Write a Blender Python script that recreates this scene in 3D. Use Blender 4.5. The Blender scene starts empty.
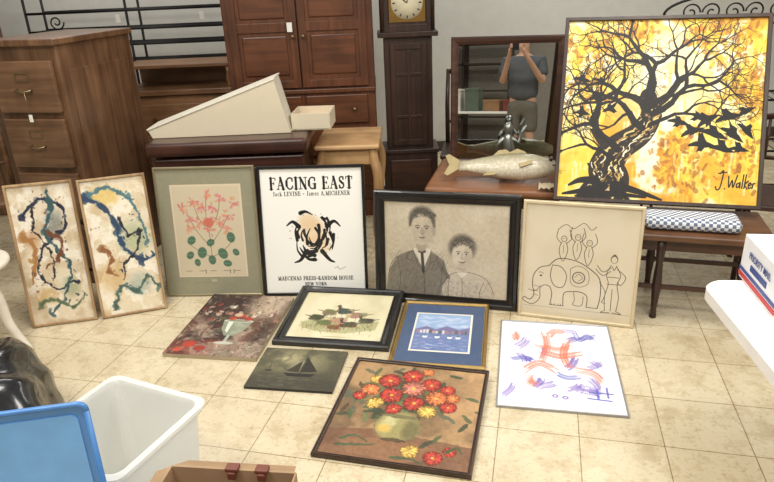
import bpy, bmesh, math, random
import numpy as np
from mathutils import Vector, Matrix
random.seed(7)
R=math.radians
COL=bpy.context.scene.collection
bpy.context.scene.view_settings.view_transform='Standard'
# ------------------------------------------------------------------ materials
MATS={}
def srgb(c):
    return tuple(((v/255)/12.92 if v/255<=.04045 else (((v/255)+.055)/1.055)**2.4) for v in c)+(1,)
def mat(name,c,rough=.5,metal=0,coat=0,trans=0,emit=0,var=.06,alpha=1,scale=12,bump=0):
    if name in MATS: return MATS[name]
    m=bpy.data.materials.new(name);m.use_nodes=True;nt=m.node_tree;b=nt.nodes['Principled BSDF']
    b.inputs['Roughness'].default_value=rough;b.inputs['Metallic'].default_value=metal
    b.inputs['Coat Weight'].default_value=coat;b.inputs['Transmission Weight'].default_value=trans;b.inputs['Alpha'].default_value=alpha
    tc=nt.nodes.new('ShaderNodeTexCoord');n=nt.nodes.new('ShaderNodeTexNoise');n.inputs['Scale'].default_value=scale;n.inputs['Detail'].default_value=4
    nt.links.new(tc.outputs['Object'],n.inputs['Vector'])
    r=nt.nodes.new('ShaderNodeValToRGB');lc=srgb(c)
    r.color_ramp.elements[0].position=.3;r.color_ramp.elements[1].position=.7
    r.color_ramp.elements[0].color=tuple(max(0,v*(1-var*2)) for v in lc[:3])+(1,)
    r.color_ramp.elements[1].color=tuple(min(1,v*(1+var)) for v in lc[:3])+(1,)
    nt.links.new(n.outputs['Fac'],r.inputs['Fac']);nt.links.new(r.outputs['Color'],b.inputs['Base Color'])
    if bump:
        bp=nt.nodes.new('ShaderNodeBump');bp.inputs['Strength'].default_value=bump;bp.inputs['Distance'].default_value=.01
        nt.links.new(n.outputs['Fac'],bp.inputs['Height']);nt.links.new(bp.outputs['Normal'],b.inputs['Normal'])
    MATS[name]=m;return m
def wood(name,c1,c2,rough=.4,axis='z',coat=.15,scale=1.0):
    if name in MATS: return MATS[name]
    m=bpy.data.materials.new(name);m.use_nodes=True;nt=m.node_tree;b=nt.nodes['Principled BSDF']
    b.inputs['Roughness'].default_value=rough;b.inputs['Coat Weight'].default_value=coat;b.inputs['Coat Roughness'].default_value=.3
    tc=nt.nodes.new('ShaderNodeTexCoord');mp=nt.nodes.new('ShaderNodeMapping')
    s={'z':(28,28,1.6),'x':(1.6,28,28),'y':(28,1.6,28)}[axis]
    mp.inputs['Scale'].default_value=tuple(v*scale for v in s)
    n=nt.nodes.new('ShaderNodeTexNoise');n.inputs['Scale'].default_value=1;n.inputs['Detail'].default_value=6;n.inputs['Distortion'].default_value=.6
    r=nt.nodes.new('ShaderNodeValToRGB');r.color_ramp.elements[0].position=.3;r.color_ramp.elements[1].position=.72
    r.color_ramp.elements[0].color=srgb(c1);r.color_ramp.elements[1].color=srgb(c2)
    nt.links.new(tc.outputs['Object'],mp.inputs['Vector']);nt.links.new(mp.outputs['Vector'],n.inputs['Vector'])
    n2=nt.nodes.new('ShaderNodeTexNoise');n2.inputs['Scale'].default_value=5;n2.inputs['Detail'].default_value=5
    r2=nt.nodes.new('ShaderNodeValToRGB');r2.color_ramp.elements[0].position=.35;r2.color_ramp.elements[0].color=(.6,.57,.53,1);r2.color_ramp.elements[1].position=.6;r2.color_ramp.elements[1].color=(1,1,1,1)
    mx=nt.nodes.new('ShaderNodeMix');mx.data_type='RGBA';mx.blend_type='MULTIPLY';mx.inputs[0].default_value=.85
    nt.links.new(tc.outputs['Object'],n2.inputs['Vector']);nt.links.new(n2.outputs['Fac'],r2.inputs['Fac'])
    nt.links.new(n.outputs['Fac'],r.inputs['Fac']);nt.links.new(r.outputs['Color'],mx.inputs[6]);nt.links.new(r2.outputs['Color'],mx.inputs[7]);nt.links.new(mx.outputs[2],b.inputs['Base Color'])
    MATS[name]=m;return m
W_CAB=wood('oak_brown',(90,62,42),(132,98,70));W_CABX=wood('oak_brown_x',(94,66,46),(136,102,74),axis='x')
W_ARM=wood('cherry',(84,48,28),(118,70,42));W_ARMX=wood('cherry_x',(84,48,28),(118,70,42),axis='x')
W_DARK=wood('walnut_dark',(44,30,24),(72,48,37));W_DARKX=wood('walnut_dark_x',(56,34,26),(88,56,42),axis='x')
W_CHEST=wood('mahogany',(60,36,29),(88,56,44),axis='x',rough=.3)
W_LIGHT=wood('maple',(182,142,96),(212,174,126),axis='x');W_LIGHTZ=wood('maple_z',(166,126,82),(200,160,112))
W_MID=wood('honey_brown',(112,80,54),(150,110,76),axis='x')
BLACK=mat('black_paint',(20,19,19),.35,coat=.2);IRON=mat('wrought_iron',(24,23,23),.5,.4)
BRASS=mat('brass',(176,140,80),.3,1);STEEL=mat('nickel',(190,188,182),.3,1)
WHITE=mat('white_plastic',(240,238,234),.45,var=.02);CREAM=mat('cream_board',(218,206,180),.5,var=.01)
PAPER=mat('white_tag',(240,238,230),.8)
# ------------------------------------------------------------------ mesh helpers
def obj(name,verts,faces,m=None,parent=None,smooth=False,loc=(0,0,0),rot=(0,0,0)):
    me=bpy.data.meshes.new(name);me.from_pydata([tuple(v) for v in verts],[],faces);me.update()
    bm=bmesh.new();bm.from_mesh(me);bmesh.ops.recalc_face_normals(bm,faces=bm.faces);bm.to_mesh(me);bm.free()
    o=bpy.data.objects.new(name,me);COL.objects.link(o)
    if m: me.materials.append(m)
    if smooth:
        for p in me.polygons:p.use_smooth=True
    o.location=loc;o.rotation_euler=rot
    if parent:o.parent=parent
    return o
def bxm(c,s):
    x,y,z=c;a,b,d=s[0]/2,s[1]/2,s[2]/2
    v=[(x+i*a,y+j*b,z+k*d) for i in(-1,1) for j in(-1,1) for k in(-1,1)]
    return v,[(0,1,3,2),(4,6,7,5),(0,4,5,1),(2,3,7,6),(0,2,6,4),(1,5,7,3)]
def boxes(name,lst,m,parent=None,bevel=.004,seg=2,**k):
    V=[];F=[]
    for c,s in lst:
        v,f=bxm(c,s);n=len(V);V+=v;F+=[tuple(i+n for i in q) for q in f]
    o=obj(name,V,F,m,parent,**k)
    if bevel:
        bm=bmesh.new();bm.from_mesh(o.data)
        bmesh.ops.bevel(bm,geom=list(bm.edges),offset=bevel,segments=seg,affect='EDGES',profile=.5)
        bm.to_mesh(o.data);bm.free()
    return o
def box(name,c,s,m,parent=None,bevel=.004,**k): return boxes(name,[(c,s)],m,parent,bevel,**k)
def tubem(pts,r,seg=8,cap=True,flat=1):
    pts=[Vector(p) for p in pts];n=len(pts)
    rs=r if isinstance(r,(list,tuple)) else [r]*n
    V=[];F=[];up=None
    for i,p in enumerate(pts):
        t=(pts[min(i+1,n-1)]-pts[max(i-1,0)]).normalized()
        if up is None:
            up=Vector((0,0,1)) if abs(t.z)<.9 else Vector((1,0,0))
        up=(up-t*up.dot(t)).normalized();s=t.cross(up)
        for k in range(seg):
            a=2*math.pi*k/seg;V.append(p+(up*math.cos(a)+s*math.sin(a)*flat)*rs[i])
    for i in range(n-1):
        for k in range(seg):
            a=i*seg+k;b=i*seg+(k+1)%seg;F.append((a,b,b+seg,a+seg))
    if cap:
        F.append(tuple(range(seg)));F.append(tuple((n-1)*seg+k for k in range(seg)))
    return V,F
def tubes(name,lst,m,parent=None,smooth=True,**k):
    V=[];F=[]
    for it in lst:
        v,f=tubem(*it) if isinstance(it,tuple) else it
        n=len(V);V+=v;F+=[tuple(i+n for i in q) for q in f]
    return obj(name,V,F,m,parent,smooth=smooth,**k)
def lathe(name,prof,m,parent=None,seg=32,loc=(0,0,0),smooth=True,**k):
    V=[];F=[];n=len(prof)
    for r,z in prof:
        for i in range(seg):
            a=2*math.pi*i/seg;V.append((r*math.cos(a),r*math.sin(a),z))
    for j in range(n-1):
        for i in range(seg):
            a=j*seg+i;b=j*seg+(i+1)%seg;F.append((a,b,b+seg,a+seg))
    if prof[0][0]>1e-4:F.append(tuple(range(seg)))
    if prof[-1][0]>1e-4:F.append(tuple((n-1)*seg+i for i in range(seg)))
    return obj(name,V,F,m,parent,smooth=smooth,loc=loc,**k)
def prism(name,poly,y0,y1,m,parent=None,bevel=0,**k):
    n=len(poly);V=[(x,y0,z) for x,z in poly]+[(x,y1,z) for x,z in poly]
    F=[tuple(range(n)),tuple(range(n,2*n))]+[(i,(i+1)%n,(i+1)%n+n,i+n) for i in range(n)]
    return obj(name,V,F,m,parent,**k)
def thing(name,label,cat,loc=(0,0,0),yaw=0,group=None):
    e=bpy.data.objects.new(name,None);COL.objects.link(e);e.location=loc;e.rotation_euler=(0,0,R(yaw));e.empty_display_size=.1
    e['label']=label;e['category']=cat
    if group:e['group']=group
    return e
def text(name,s,size,m,parent,loc,sx=1,bold=0,align='CENTER',rot=(0,0,0),shear=0):
    cu=bpy.data.curves.new(name,'FONT');cu.body=s;cu.size=size;cu.align_x=align;cu.offset=bold;cu.shear=shear;cu.extrude=.0003
    t=bpy.data.objects.new(name,cu);COL.objects.link(t)
    dg=bpy.context.evaluated_depsgraph_get();me=bpy.data.meshes.new_from_object(t.evaluated_get(dg))
    bpy.data.objects.remove(t);me.name=name
    for v in me.vertices:v.co.x*=sx
    o=bpy.data.objects.new(name,me);COL.objects.link(o);me.materials.clear();me.materials.append(m)
    o.location=loc;o.rotation_euler=rot;o.parent=parent;return o
def cat(pts,n=10):
    P=[pts[0]]+list(pts)+[pts[-1]];out=[]
    for i in range(1,len(P)-2):
        p0,p1,p2,p3=[np.array(P[j],float) for j in(i-1,i,i+1,i+2)]
        for k in range(n):
            t=k/n;out.append(tuple(.5*((2*p1)+(-p0+p2)*t+(2*p0-5*p1+4*p2-p3)*t*t+(-p0+3*p1-3*p2+p3)*t**3)))
    out.append(tuple(pts[-1]));return out
# ------------------------------------------------------------------ painter
def noise(h,w,cells,seed=0,octv=3):
    r=np.random.default_rng(seed);o=np.zeros((h,w));amp=1;tot=0
    for k in range(octv):
        c=int(cells*2**k);cy=max(2,int(c*h/w))
        g=r.random((cy+2,c+2));y=np.linspace(0,cy,h,endpoint=False);x=np.linspace(0,c,w,endpoint=False)
        yi=y.astype(int);xi=x.astype(int);fy=(y-yi)[:,None];fx=(x-xi)[None,:];fy=fy*fy*(3-2*fy);fx=fx*fx*(3-2*fx)
        o+=amp*((g[yi][:,xi]*(1-fx)+g[yi][:,xi+1]*fx)*(1-fy)+(g[yi+1][:,xi]*(1-fx)+g[yi+1][:,xi+1]*fx)*fy);tot+=amp;amp*=.5
    return o/tot
class Cv:
    def __init__(s,w,h,c): s.w=w;s.h=h;s.a=np.ones((h,w,3))*np.array(c,float);s.tr=(1,1,0,0);s.wm=1
    def P(s,p): a,b,c,d=s.tr;return (p[0]*a+c,p[1]*b+d)
    def bb(s,x0,x1,y0,y1):
        return max(0,int(x0)),min(s.w,int(x1)+2),max(0,int(y0)),min(s.h,int(y1)+2)
    def ap(s,b,m,c):
        x0,x1,y0,y1=b;m=m[...,None];s.a[y0:y1,x0:x1]=s.a[y0:y1,x0:x1]*(1-m)+np.array(c,float)*m
    def line(s,pts,wd,c,al=1,wd2=None):
        n=len(pts)-1;pts=[s.P(p) for p in pts]
        for i in range(n):
            wa=wd if wd2 is None else wd+(wd2-wd)*i/max(1,n-1)
            r=wa*s.w/2*s.wm;ax,ay=pts[i][0]*s.w,pts[i][1]*s.h;bx,by=pts[i+1][0]*s.w,pts[i+1][1]*s.h
            b=s.bb(min(ax,bx)-r-1,max(ax,bx)+r+1,min(ay,by)-r-1,max(ay,by)+r+1)
            if b[1]<=b[0] or b[3]<=b[2]:continue
            Y,X=np.mgrid[b[2]:b[3],b[0]:b[1]]
            dx,dy=bx-ax,by-ay;L=dx*dx+dy*dy+1e-9
            t=np.clip(((X-ax)*dx+(Y-ay)*dy)/L,0,1);d=np.hypot(X-ax-t*dx,Y-ay-t*dy)
            s.ap(b,np.clip(max(r,.35)-d+.5,0,1)*al,c)
    def cur(s,pts,wd,c,al=1,wd2=None,n=8): s.line(cat(pts,n),wd,c,al,wd2)
    def dry(s,pts,wd,c,al=.8,n=9):
        """broad dry brush stroke made of parallel bristle lines"""
        Q=cat(pts,8);r=random.Random(int(pts[0][0]*999))
        for k in range(n):
            o=(k/(n-1)-.5)*wd;out=[]
            for i,p in enumerate(Q):
                q0=Q[max(0,i-1)];q1=Q[min(len(Q)-1,i+1)];dx,dy=q1[0]-q0[0],q1[1]-q0[1];L=math.hypot(dx,dy)+1e-9;out.append((p[0]-dy/L*o,p[1]+dx/L*o))
            a=r.randint(0,len(out)//4);b=len(out)-r.randint(0,len(out)//4);s.line(out[a:b],wd/n*r.uniform(.5,1.5),c,al*r.uniform(.6,1))
    def ell(s,cx,cy,rx,ry,c,al=1,rot=0,soft=.15):
        cx,cy=s.P((cx,cy));rx*=s.tr[0];ry*=s.tr[0]
        cx,cy,rx,ry=cx*s.w,cy*s.h,rx*s.w,ry*s.w;m=max(rx,ry)*1.3+1
        b=s.bb(cx-m,cx+m,cy-m,cy+m)
        if b[1]<=b[0] or b[3]<=b[2]:return
        Y,X=np.mgrid[b[2]:b[3],b[0]:b[1]];X=X-cx;Y=Y-cy;ca,sa=math.cos(rot),math.sin(rot)
        d=np.sqrt(((X*ca+Y*sa)/rx)**2+((-X*sa+Y*ca)/ry)**2)
        s.ap(b,np.clip((1-d)/soft+.5,0,1)*al,c)
    def poly(s,pts,c,al=1):
        P=[(x*s.w,y*s.h) for x,y in map(s.P,pts)];xs=[p[0] for p in P];ys=[p[1] for p in P]
        b=s.bb(min(xs),max(xs),min(ys),max(ys))
        if b[1]<=b[0] or b[3]<=b[2]:return
        Y,X=np.mgrid[b[2]:b[3],b[0]:b[1]];ins=np.zeros(X.shape,bool)
        for i in range(len(P)):
            (x1,y1),(x2,y2)=P[i],P[i-1]
            if y1==y2:continue
            ins^=((y1>Y)!=(y2>Y))&(X<(x2-x1)*(Y-y1)/(y2-y1)+x1)
        s.ap(b,ins*float(al),c)
    def mix(s,m,c): s.a=s.a*(1-m[...,None])+np.array(c,float)*m[...,None]
    def nz(s,cells,c,lo=.45,hi=.65,al=1,seed=0,mask=1): s.mix(np.clip((noise(s.h,s.w,cells,seed)-lo)/(hi-lo),0,1)*al*mask,c)
    def rough(s,amt=6,seed=3): s.a+=((noise(s.h,s.w,60,seed,2)-.5)*2*amt)[...,None]
    def warp(s,px,cells=14,seed=5):
        Y,X=np.mgrid[0:s.h,0:s.w];dx=(noise(s.h,s.w,cells,seed)-.5)*2*px;dy=(noise(s.h,s.w,cells,seed+1)-.5)*2*px
        s.a=s.a[np.clip(Y+dy,0,s.h-1).astype(int),np.clip(X+dx,0,s.w-1).astype(int)]
    def blur(s,n=1):
        for _ in range(n):
            p=np.pad(s.a,((1,1),(1,1),(0,0)),'edge');s.a=(p[1:-1,1:-1]*2+p[:-2,1:-1]+p[2:,1:-1]+p[1:-1,:-2]+p[1:-1,2:])/6
def artmat(name,cv,rough=.5,coat=0):
    img=bpy.data.images.new(name,cv.w,cv.h,alpha=False)
    a=np.clip(cv.a/255,0,1)
    px=np.ones((cv.h,cv.w,4),np.float32);px[...,:3]=a[::-1];img.pixels.foreach_set(px.ravel());img.update();img.pack()
    m=bpy.data.materials.new(name);m.use_nodes=True;nt=m.node_tree;b=nt.nodes['Principled BSDF']
    t=nt.nodes.new('ShaderNodeTexImage');t.image=img;nt.links.new(t.outputs['Color'],b.inputs['Base Color'])
    b.inputs['Roughness'].default_value=rough;b.inputs['Coat Weight'].default_value=coat;b.inputs['Coat Roughness'].default_value=.05
    return m
# serif letters drawn as thick / thin pen strokes on a unit box (x right, y down)
SER={'F':(.72,[('k',[(.2,0),(.2,1)]),('t',[(.04,.02),(.68,.02),(.68,.2)]),('t',[(.2,.48),(.52,.48),(.52,.38)]),('t',[(.52,.48),(.52,.58)]),('t',[(.04,.98),(.38,.98)])]),
'A':(.86,[('t',[(.42,0),(.12,1)]),('k',[(.42,0),(.72,1)]),('t',[(.22,.66),(.62,.66)]),('t',[(0,.98),(.24,.98)]),('t',[(.54,.98),(.86,.98)])]),
'C':(.82,[('c',[(.74,.3),(.72,.12),(.5,.02),(.28,.08),(.12,.3),(.1,.5),(.12,.7),(.28,.92),(.5,.98),(.68,.9),(.76,.74)]),('k',[(.11,.3),(.11,.7)]),('t',[(.75,.04),(.75,.3)])]),
'I':(.4,[('k',[(.2,0),(.2,1)]),('t',[(.02,.02),(.38,.02)]),('t',[(.02,.98),(.38,.98)])]),
'N':(.9,[('t',[(.18,0),(.18,1)]),('k',[(.18,.03),(.74,.97)]),('t',[(.74,0),(.74,1)]),('t',[(.0,.02),(.24,.02)]),('t',[(.02,.98),(.34,.98)]),('t',[(.58,.02),(.9,.02)])]),
'G':(.88,[('c',[(.74,.3),(.72,.12),(.5,.02),(.28,.08),(.12,.3),(.1,.5),(.12,.7),(.28,.92),(.5,.98),(.72,.9)]),('k',[(.11,.3),(.11,.7)]),('t',[(.75,.04),(.75,.3)]),('k',[(.74,.58),(.74,.94)]),('t',[(.54,.57),(.88,.57)])]),
'E':(.74,[('k',[(.2,0),(.2,1)]),('t',[(.04,.02),(.66,.02),(.66,.2)]),('t',[(.2,.48),(.52,.48),(.52,.38)]),('t',[(.52,.48),(.52,.58)]),('t',[(.04,.98),(.7,.98),(.7,.78)])]),
'S':(.62,[('c',[(.5,.24),(.46,.08),(.3,.02),(.14,.1),(.1,.24),(.2,.4),(.42,.55),(.54,.72),(.48,.9),(.3,.98),(.14,.92),(.08,.74)]),('k',[(.18,.38),(.46,.6)]),('t',[(.52,.03),(.52,.26)]),('t',[(.06,.72),(.06,.98)])]),
'T':(.78,[('k',[(.39,0),(.39,1)]),('t',[(.06,.22),(.06,.02),(.72,.02),(.72,.22)]),('t',[(.2,.98),(.58,.98)])]),
'M':(1.0,[('t',[(.16,0),(.16,1)]),('k',[(.16,.03),(.5,.95)]),('t',[(.5,.95),(.82,.03)]),('k',[(.84,0),(.84,1)]),('t',[(0,.98),(.32,.98)]),('t',[(.68,.98),(1,.98)])]),
'P':(.7,[('k',[(.2,0),(.2,1)]),('c',[(.2,.03),(.5,.04),(.62,.26),(.5,.5),(.2,.52)]),('t',[(.04,.98),(.38,.98)])]),
'R':(.8,[('k',[(.2,0),(.2,1)]),('c',[(.2,.03),(.5,.04),(.6,.26),(.5,.48),(.2,.5)]),('k',[(.4,.5),(.68,.97)]),('t',[(.04,.98),(.38,.98)])]),
'O':(.88,[('c',[(.44,.02),(.2,.1),(.08,.5),(.2,.9),(.44,.98),(.68,.9),(.8,.5),(.68,.1),(.44,.02)]),('k',[(.1,.3),(.1,.7)]),('k',[(.78,.3),(.78,.7)])]),
'D':(.86,[('k',[(.2,0),(.2,1)]),('c',[(.2,.03),(.55,.08),(.76,.5),(.55,.92),(.2,.97)]),('k',[(.74,.35),(.74,.65)])]),
'H':(.9,[('k',[(.2,0),(.2,1)]),('k',[(.7,0),(.7,1)]),('t',[(.2,.5),(.7,.5)]),('t',[(.04,.98),(.36,.98)]),('t',[(.54,.98),(.86,.98)])]),
'U':(.88,[('k',[(.2,0),(.2,.7)]),('c',[(.2,.7),(.3,.95),(.5,.98),(.68,.9),(.7,.7)]),('t',[(.7,.7),(.7,0)]),('t',[(.04,.02),(.36,.02)])]),
'W':(1.1,[('k',[(.1,0),(.33,1)]),('t',[(.33,1),(.55,.1)]),('k',[(.55,.1),(.78,1)]),('t',[(.78,1),(1.0,0)])]),
'Y':(.84,[('k',[(.1,0),(.42,.5)]),('t',[(.76,0),(.42,.5)]),('k',[(.42,.5),(.42,1)])]),
'K':(.86,[('k',[(.2,0),(.2,1)]),('t',[(.7,0),(.2,.55)]),('k',[(.38,.4),(.74,.98)])]),
'J':(.5,[('k',[(.32,0),(.32,.8)]),('c',[(.32,.8),(.25,.98),(.08,.95)]),('t',[(.14,.02),(.48,.02)])]),
'L':(.7,[('k',[(.2,0),(.2,1)]),('t',[(.04,.02),(.38,.02)]),('t',[(.04,.98),(.66,.98),(.66,.78)])]),
'V':(.84,[('k',[(.1,0),(.42,1)]),('t',[(.42,1),(.74,0)]),('t',[(0,.02),(.24,.02)]),('t',[(.6,.02),(.84,.02)])]),
'a':(.6,[('c',[(.12,.42),(.3,.34),(.44,.44),(.44,.98)]),('c',[(.44,.6),(.16,.68),(.1,.84),(.24,.98),(.44,.86)])]),
'c':(.56,[('c',[(.48,.48),(.32,.35),(.12,.5),(.1,.72),(.26,.98),(.48,.86)])]),
'k':(.64,[('k',[(.16,0),(.16,1)]),('t',[(.5,.36),(.16,.7)]),('k',[(.28,.6),(.56,1)])]),
'm':(.92,[('k',[(.14,.36),(.14,1)]),('c',[(.14,.46),(.34,.34),(.44,.5),(.44,1)]),('c',[(.44,.46),(.64,.34),(.76,.5),(.76,1)])]),
'e':(.58,[('c',[(.1,.66),(.5,.64),(.44,.4),(.26,.34),(.1,.6),(.16,.9),(.34,.99),(.5,.86)])]),
's':(.5,[('c',[(.4,.44),(.24,.34),(.1,.46),(.22,.64),(.4,.76),(.36,.94),(.2,.99),(.06,.88)])]),
'.':(.3,[('k',[(.12,.94),(.13,.97)])]),
'-':(.5,[('k',[(.1,.55),(.4,.55)])]),' ':(.4,[])}
def serif(c,s,x0,x1,y,h,col,th=.13,tn=.055):
    tot=sum(SER[k][0]+.12 for k in s)-.12;sx=(x1-x0)/tot;x=x0;kw=th*sx;tw=tn*sx
    for ch in s:
        for kind,P in SER[ch][1]:
            Q=[(x+px*sx,y+py*h) for px,py in P]
            if kind=='c': c.cur(Q,kw*.6,col)
            else: c.line(Q,kw if kind=='k' else tw,col)
        x+=(SER[ch][0]+.12)*sx
rnd=random.Random(11)
def pour(c,pts,w,q,al=.9,w2=.02):
    Q=cat(pts,7);c.line(Q,w*1.4,tuple(v+(225-v)*.4 for v in q),al*.35,w2*2)
    for i,p in enumerate(Q[:-1]):
        f=.35+.9*abs(math.sin(i*.55+pts[0][0]*20))*rnd.uniform(.7,1.2);c.line([p,Q[i+1]],w*f*(1-.5*i/len(Q)),q,al)
        if rnd.random()<.25: c.ell(p[0]+rnd.uniform(-.07,.07),p[1]+rnd.uniform(-.03,.03),w*rnd.uniform(.15,.5),w*rnd.uniform(.1,.4),q,al,rnd.uniform(0,3),.3)
    for p in pts[::2]: c.ell(p[0]+rnd.uniform(-.02,.02),p[1]+rnd.uniform(-.01,.01),w*rnd.uniform(.6,1.3),w*rnd.uniform(.4,.9),q,al,rnd.uniform(0,3),.4)
def a_absA():
    c=Cv(300,640,(222,208,182));c.nz(5,(194,172,138),.45,.7,.8,1);c.nz(6,(238,230,214),.5,.65,.8,2)
    c.ell(.25,.38,.12,.13,(184,130,82),.6,0,.8);c.ell(.62,.28,.14,.2,(100,112,114),.55,.3,.8);c.ell(.7,.75,.14,.14,(138,146,106),.6,0,.8);c.ell(.3,.8,.15,.12,(204,168,106),.6,0,.8)
    pour(c,[(.15,.22),(.45,.1),(.78,.16),(.82,.3),(.55,.38),(.3,.5),(.25,.65),(.5,.75),(.82,.7)],.05,(34,38,58),.9,.01)
    pour(c,[(.6,.05),(.62,.2),(.45,.33),(.62,.48),(.75,.6),(.6,.8),(.3,.93)],.065,(52,84,88),.8,.01)
    pour(c,[(.1,.35),(.25,.42),(.2,.55),(.1,.7)],.09,(168,118,66),.75,.03)
    pour(c,[(.5,.35),(.7,.4),(.6,.52),(.35,.6)],.06,(112,66,44),.75,.02)
    pour(c,[(.15,.86),(.4,.82),(.7,.9),(.9,.8)],.06,(92,108,80),.75,.02)
    pour(c,[(.35,.15),(.3,.3),(.5,.5),(.45,.68)],.03,(40,36,34),.9,.01)
    for i in range(40):
        q=rnd.choice([(40,44,58),(176,128,74),(90,106,108),(240,236,226),(120,60,46)])
        c.ell(rnd.uniform(.05,.95),rnd.uniform(.03,.97),rnd.uniform(.005,.025),rnd.uniform(.005,.025),q,.7,rnd.uniform(0,3),.4)
    c.warp(14,12,5);c.blur(1);c.rough(8);return c
def a_absB():
    c=Cv(300,640,(224,210,182));c.nz(5,(200,176,136),.45,.7,.8,11);c.nz(7,(240,232,214),.5,.62,.8,12)
    c.ell(.35,.12,.24,.14,(214,182,96),.75,0,.7);c.ell(.7,.45,.25,.25,(160,166,124),.7,.3,.8);c.ell(.25,.72,.2,.24,(196,158,98),.6,0,.8);c.ell(.65,.8,.2,.16,(150,164,154),.6,0,.8)
    pour(c,[(.05,.12),(.3,.2),(.45,.35),(.5,.5),(.75,.62),(.95,.6)],.08,(44,66,92),.85,.03)
    pour(c,[(.1,.1),(.4,.06),(.7,.15),(.85,.3),(.9,.5)],.06,(74,112,118),.8,.02)
    pour(c,[(.5,.3),(.62,.42),(.8,.4),(.7,.55),(.5,.62),(.4,.75)],.05,(30,32,42),.85,.01)
    pour(c,[(.2,.95),(.35,.8),(.6,.85),(.8,.75),(.95,.85)],.07,(66,92,84),.75,.016)
    pour(c,[(.15,.5),(.3,.56),(.2,.66),(.35,.72)],.06,(140,92,54),.75,.02)
    for i in range(40):
        q=rnd.choice([(50,64,86),(190,152,80),(96,124,122),(246,240,226),(110,68,48)])
        c.ell(rnd.uniform(.05,.95),rnd.uniform(.03,.97),rnd.uniform(.005,.025),rnd.uniform(.005,.025),q,.7,rnd.uniform(0,3),.4)
    c.warp(14,12,9);c.blur(1);c.rough(8);return c
def a_floral():
    c=Cv(400,530,(150,146,122));c.nz(30,(142,139,116),.4,.6,.4)
    c.poly([(.13,.12),(.87,.12),(.87,.86),(.13,.86)],(216,200,172));c.poly([(.15,.135),(.85,.135),(.85,.85),(.15,.85)],(206,192,164))
    G=(72,106,84);S=(126,116,90);C=(206,124,102)
    for p in ([(.5,.76),(.5,.55),(.48,.4),(.5,.2)],[(.5,.62),(.38,.5),(.3,.38)],[(.5,.6),(.62,.48),(.72,.36)],[(.5,.5),(.4,.38),(.36,.26)],[(.5,.48),(.6,.36),(.64,.24)],[(.5,.7),(.36,.64),(.26,.58)],[(.5,.7),(.64,.64),(.74,.56)]):
        c.cur(p,.006,S)
    for x,y in [(.5,.2),(.3,.38),(.72,.36),(.36,.26),(.64,.24),(.44,.3),(.56,.3),(.24,.3),(.78,.27),(.5,.4),(.4,.42),(.62,.42),(.5,.48),(.3,.46),(.68,.47)]:
        for k in range(16):
            a=rnd.uniform(0,6.28);d=rnd.uniform(.01,.055);c.ell(x+d*math.cos(a),y+d*math.sin(a)*.8,.02,.009,(C[0]+rnd.randint(-14,20),C[1]+rnd.randint(-20,36),C[2]+rnd.randint(-10,36)),.65,a)
    c.ell(.5,.42,.055,.05,(200,110,90),.9)
    for x,y,r in [(.3,.56,.05),(.72,.54,.055),(.4,.66,.06),(.62,.67,.06),(.27,.68,.045),(.76,.66,.04),(.5,.58,.045),(.34,.74,.04),(.66,.75,.045),(.5,.72,.05)]:
        c.ell(x,y,r,r*.8,G,.9,rnd.uniform(0,3));c.line([(x-r*.7,y),(x+r*.7,y)],.004,(130,156,130))
    for x in (.24,.38,.5,.64,.76): c.line([(x-.03,.81),(x+.03,.81)],.006,(120,110,90))
    for x in (.68,.72,.42): c.line([(x,.83),(x,.8)],.006,(60,50,40))
    c.line([(.3,.905),(.5,.905)],.003,(120,116,96));c.poly([(.47,.88),(.53,.88),(.53,.9),(.47,.9)],(180,170,140));return c
def a_poster():
    c=Cv(900,1110,(240,238,230));K=(20,18,18)
    serif(c,'FACING EAST',.09,.91,.070,.092,K,.25,.09)
    serif(c,'Jack LEVINE - James A.MICHENER',.12,.88,.182,.032,K,.2,.1)
    serif(c,'MAECENAS PRESS-RANDOM HOUSE',.12,.88,.866,.030,K,.24,.13)
    serif(c,'NEW YORK',.39,.61,.915,.026,K,.24,.13)
    # plain stand-in: abstract brush-ink mass with tan wash
    for cx,cy,rx,ry in [(.5,.5,.15,.13),(.46,.42,.1,.08),(.55,.6,.12,.09)]: c.ell(cx,cy,rx,ry,(226,192,146),.6,.3,.6)
    r2=random.Random(4)
    for i in range(34):
        a=r2.uniform(0,6.28);d=r2.uniform(.03,.18);x,y=.5+d*math.cos(a)*1.1,.53+d*math.sin(a)*1.1;b=a+1.57+r2.uniform(-.5,.5);L=r2.uniform(.06,.14)
        c.cur([(x-L/2*math.cos(b),y-L/2*math.sin(b)),(x+.02*math.cos(a),y+.02*math.sin(a)),(x+L/2*math.cos(b),y+L/2*math.sin(b))],r2.uniform(.018,.042),K,.93,.008)
    for p in ([(.36,.46),(.30,.42),(.24,.45)],[(.64,.46),(.71,.42),(.77,.46)],[(.42,.66),(.36,.73),(.30,.75)],[(.58,.66),(.65,.73),(.70,.75)]): c.cur(p,.045,K,.93,.012)
    for i in range(30):
        a=r2.uniform(0,6.28);c.ell(.5+r2.uniform(.16,.25)*math.cos(a),.54+r2.uniform(.14,.2)*math.sin(a),.004,.004,K,.8)
    c.cur([(.7,.8),(.73,.79),(.75,.81),(.81,.79)],.004,(90,90,90));return c
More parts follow.
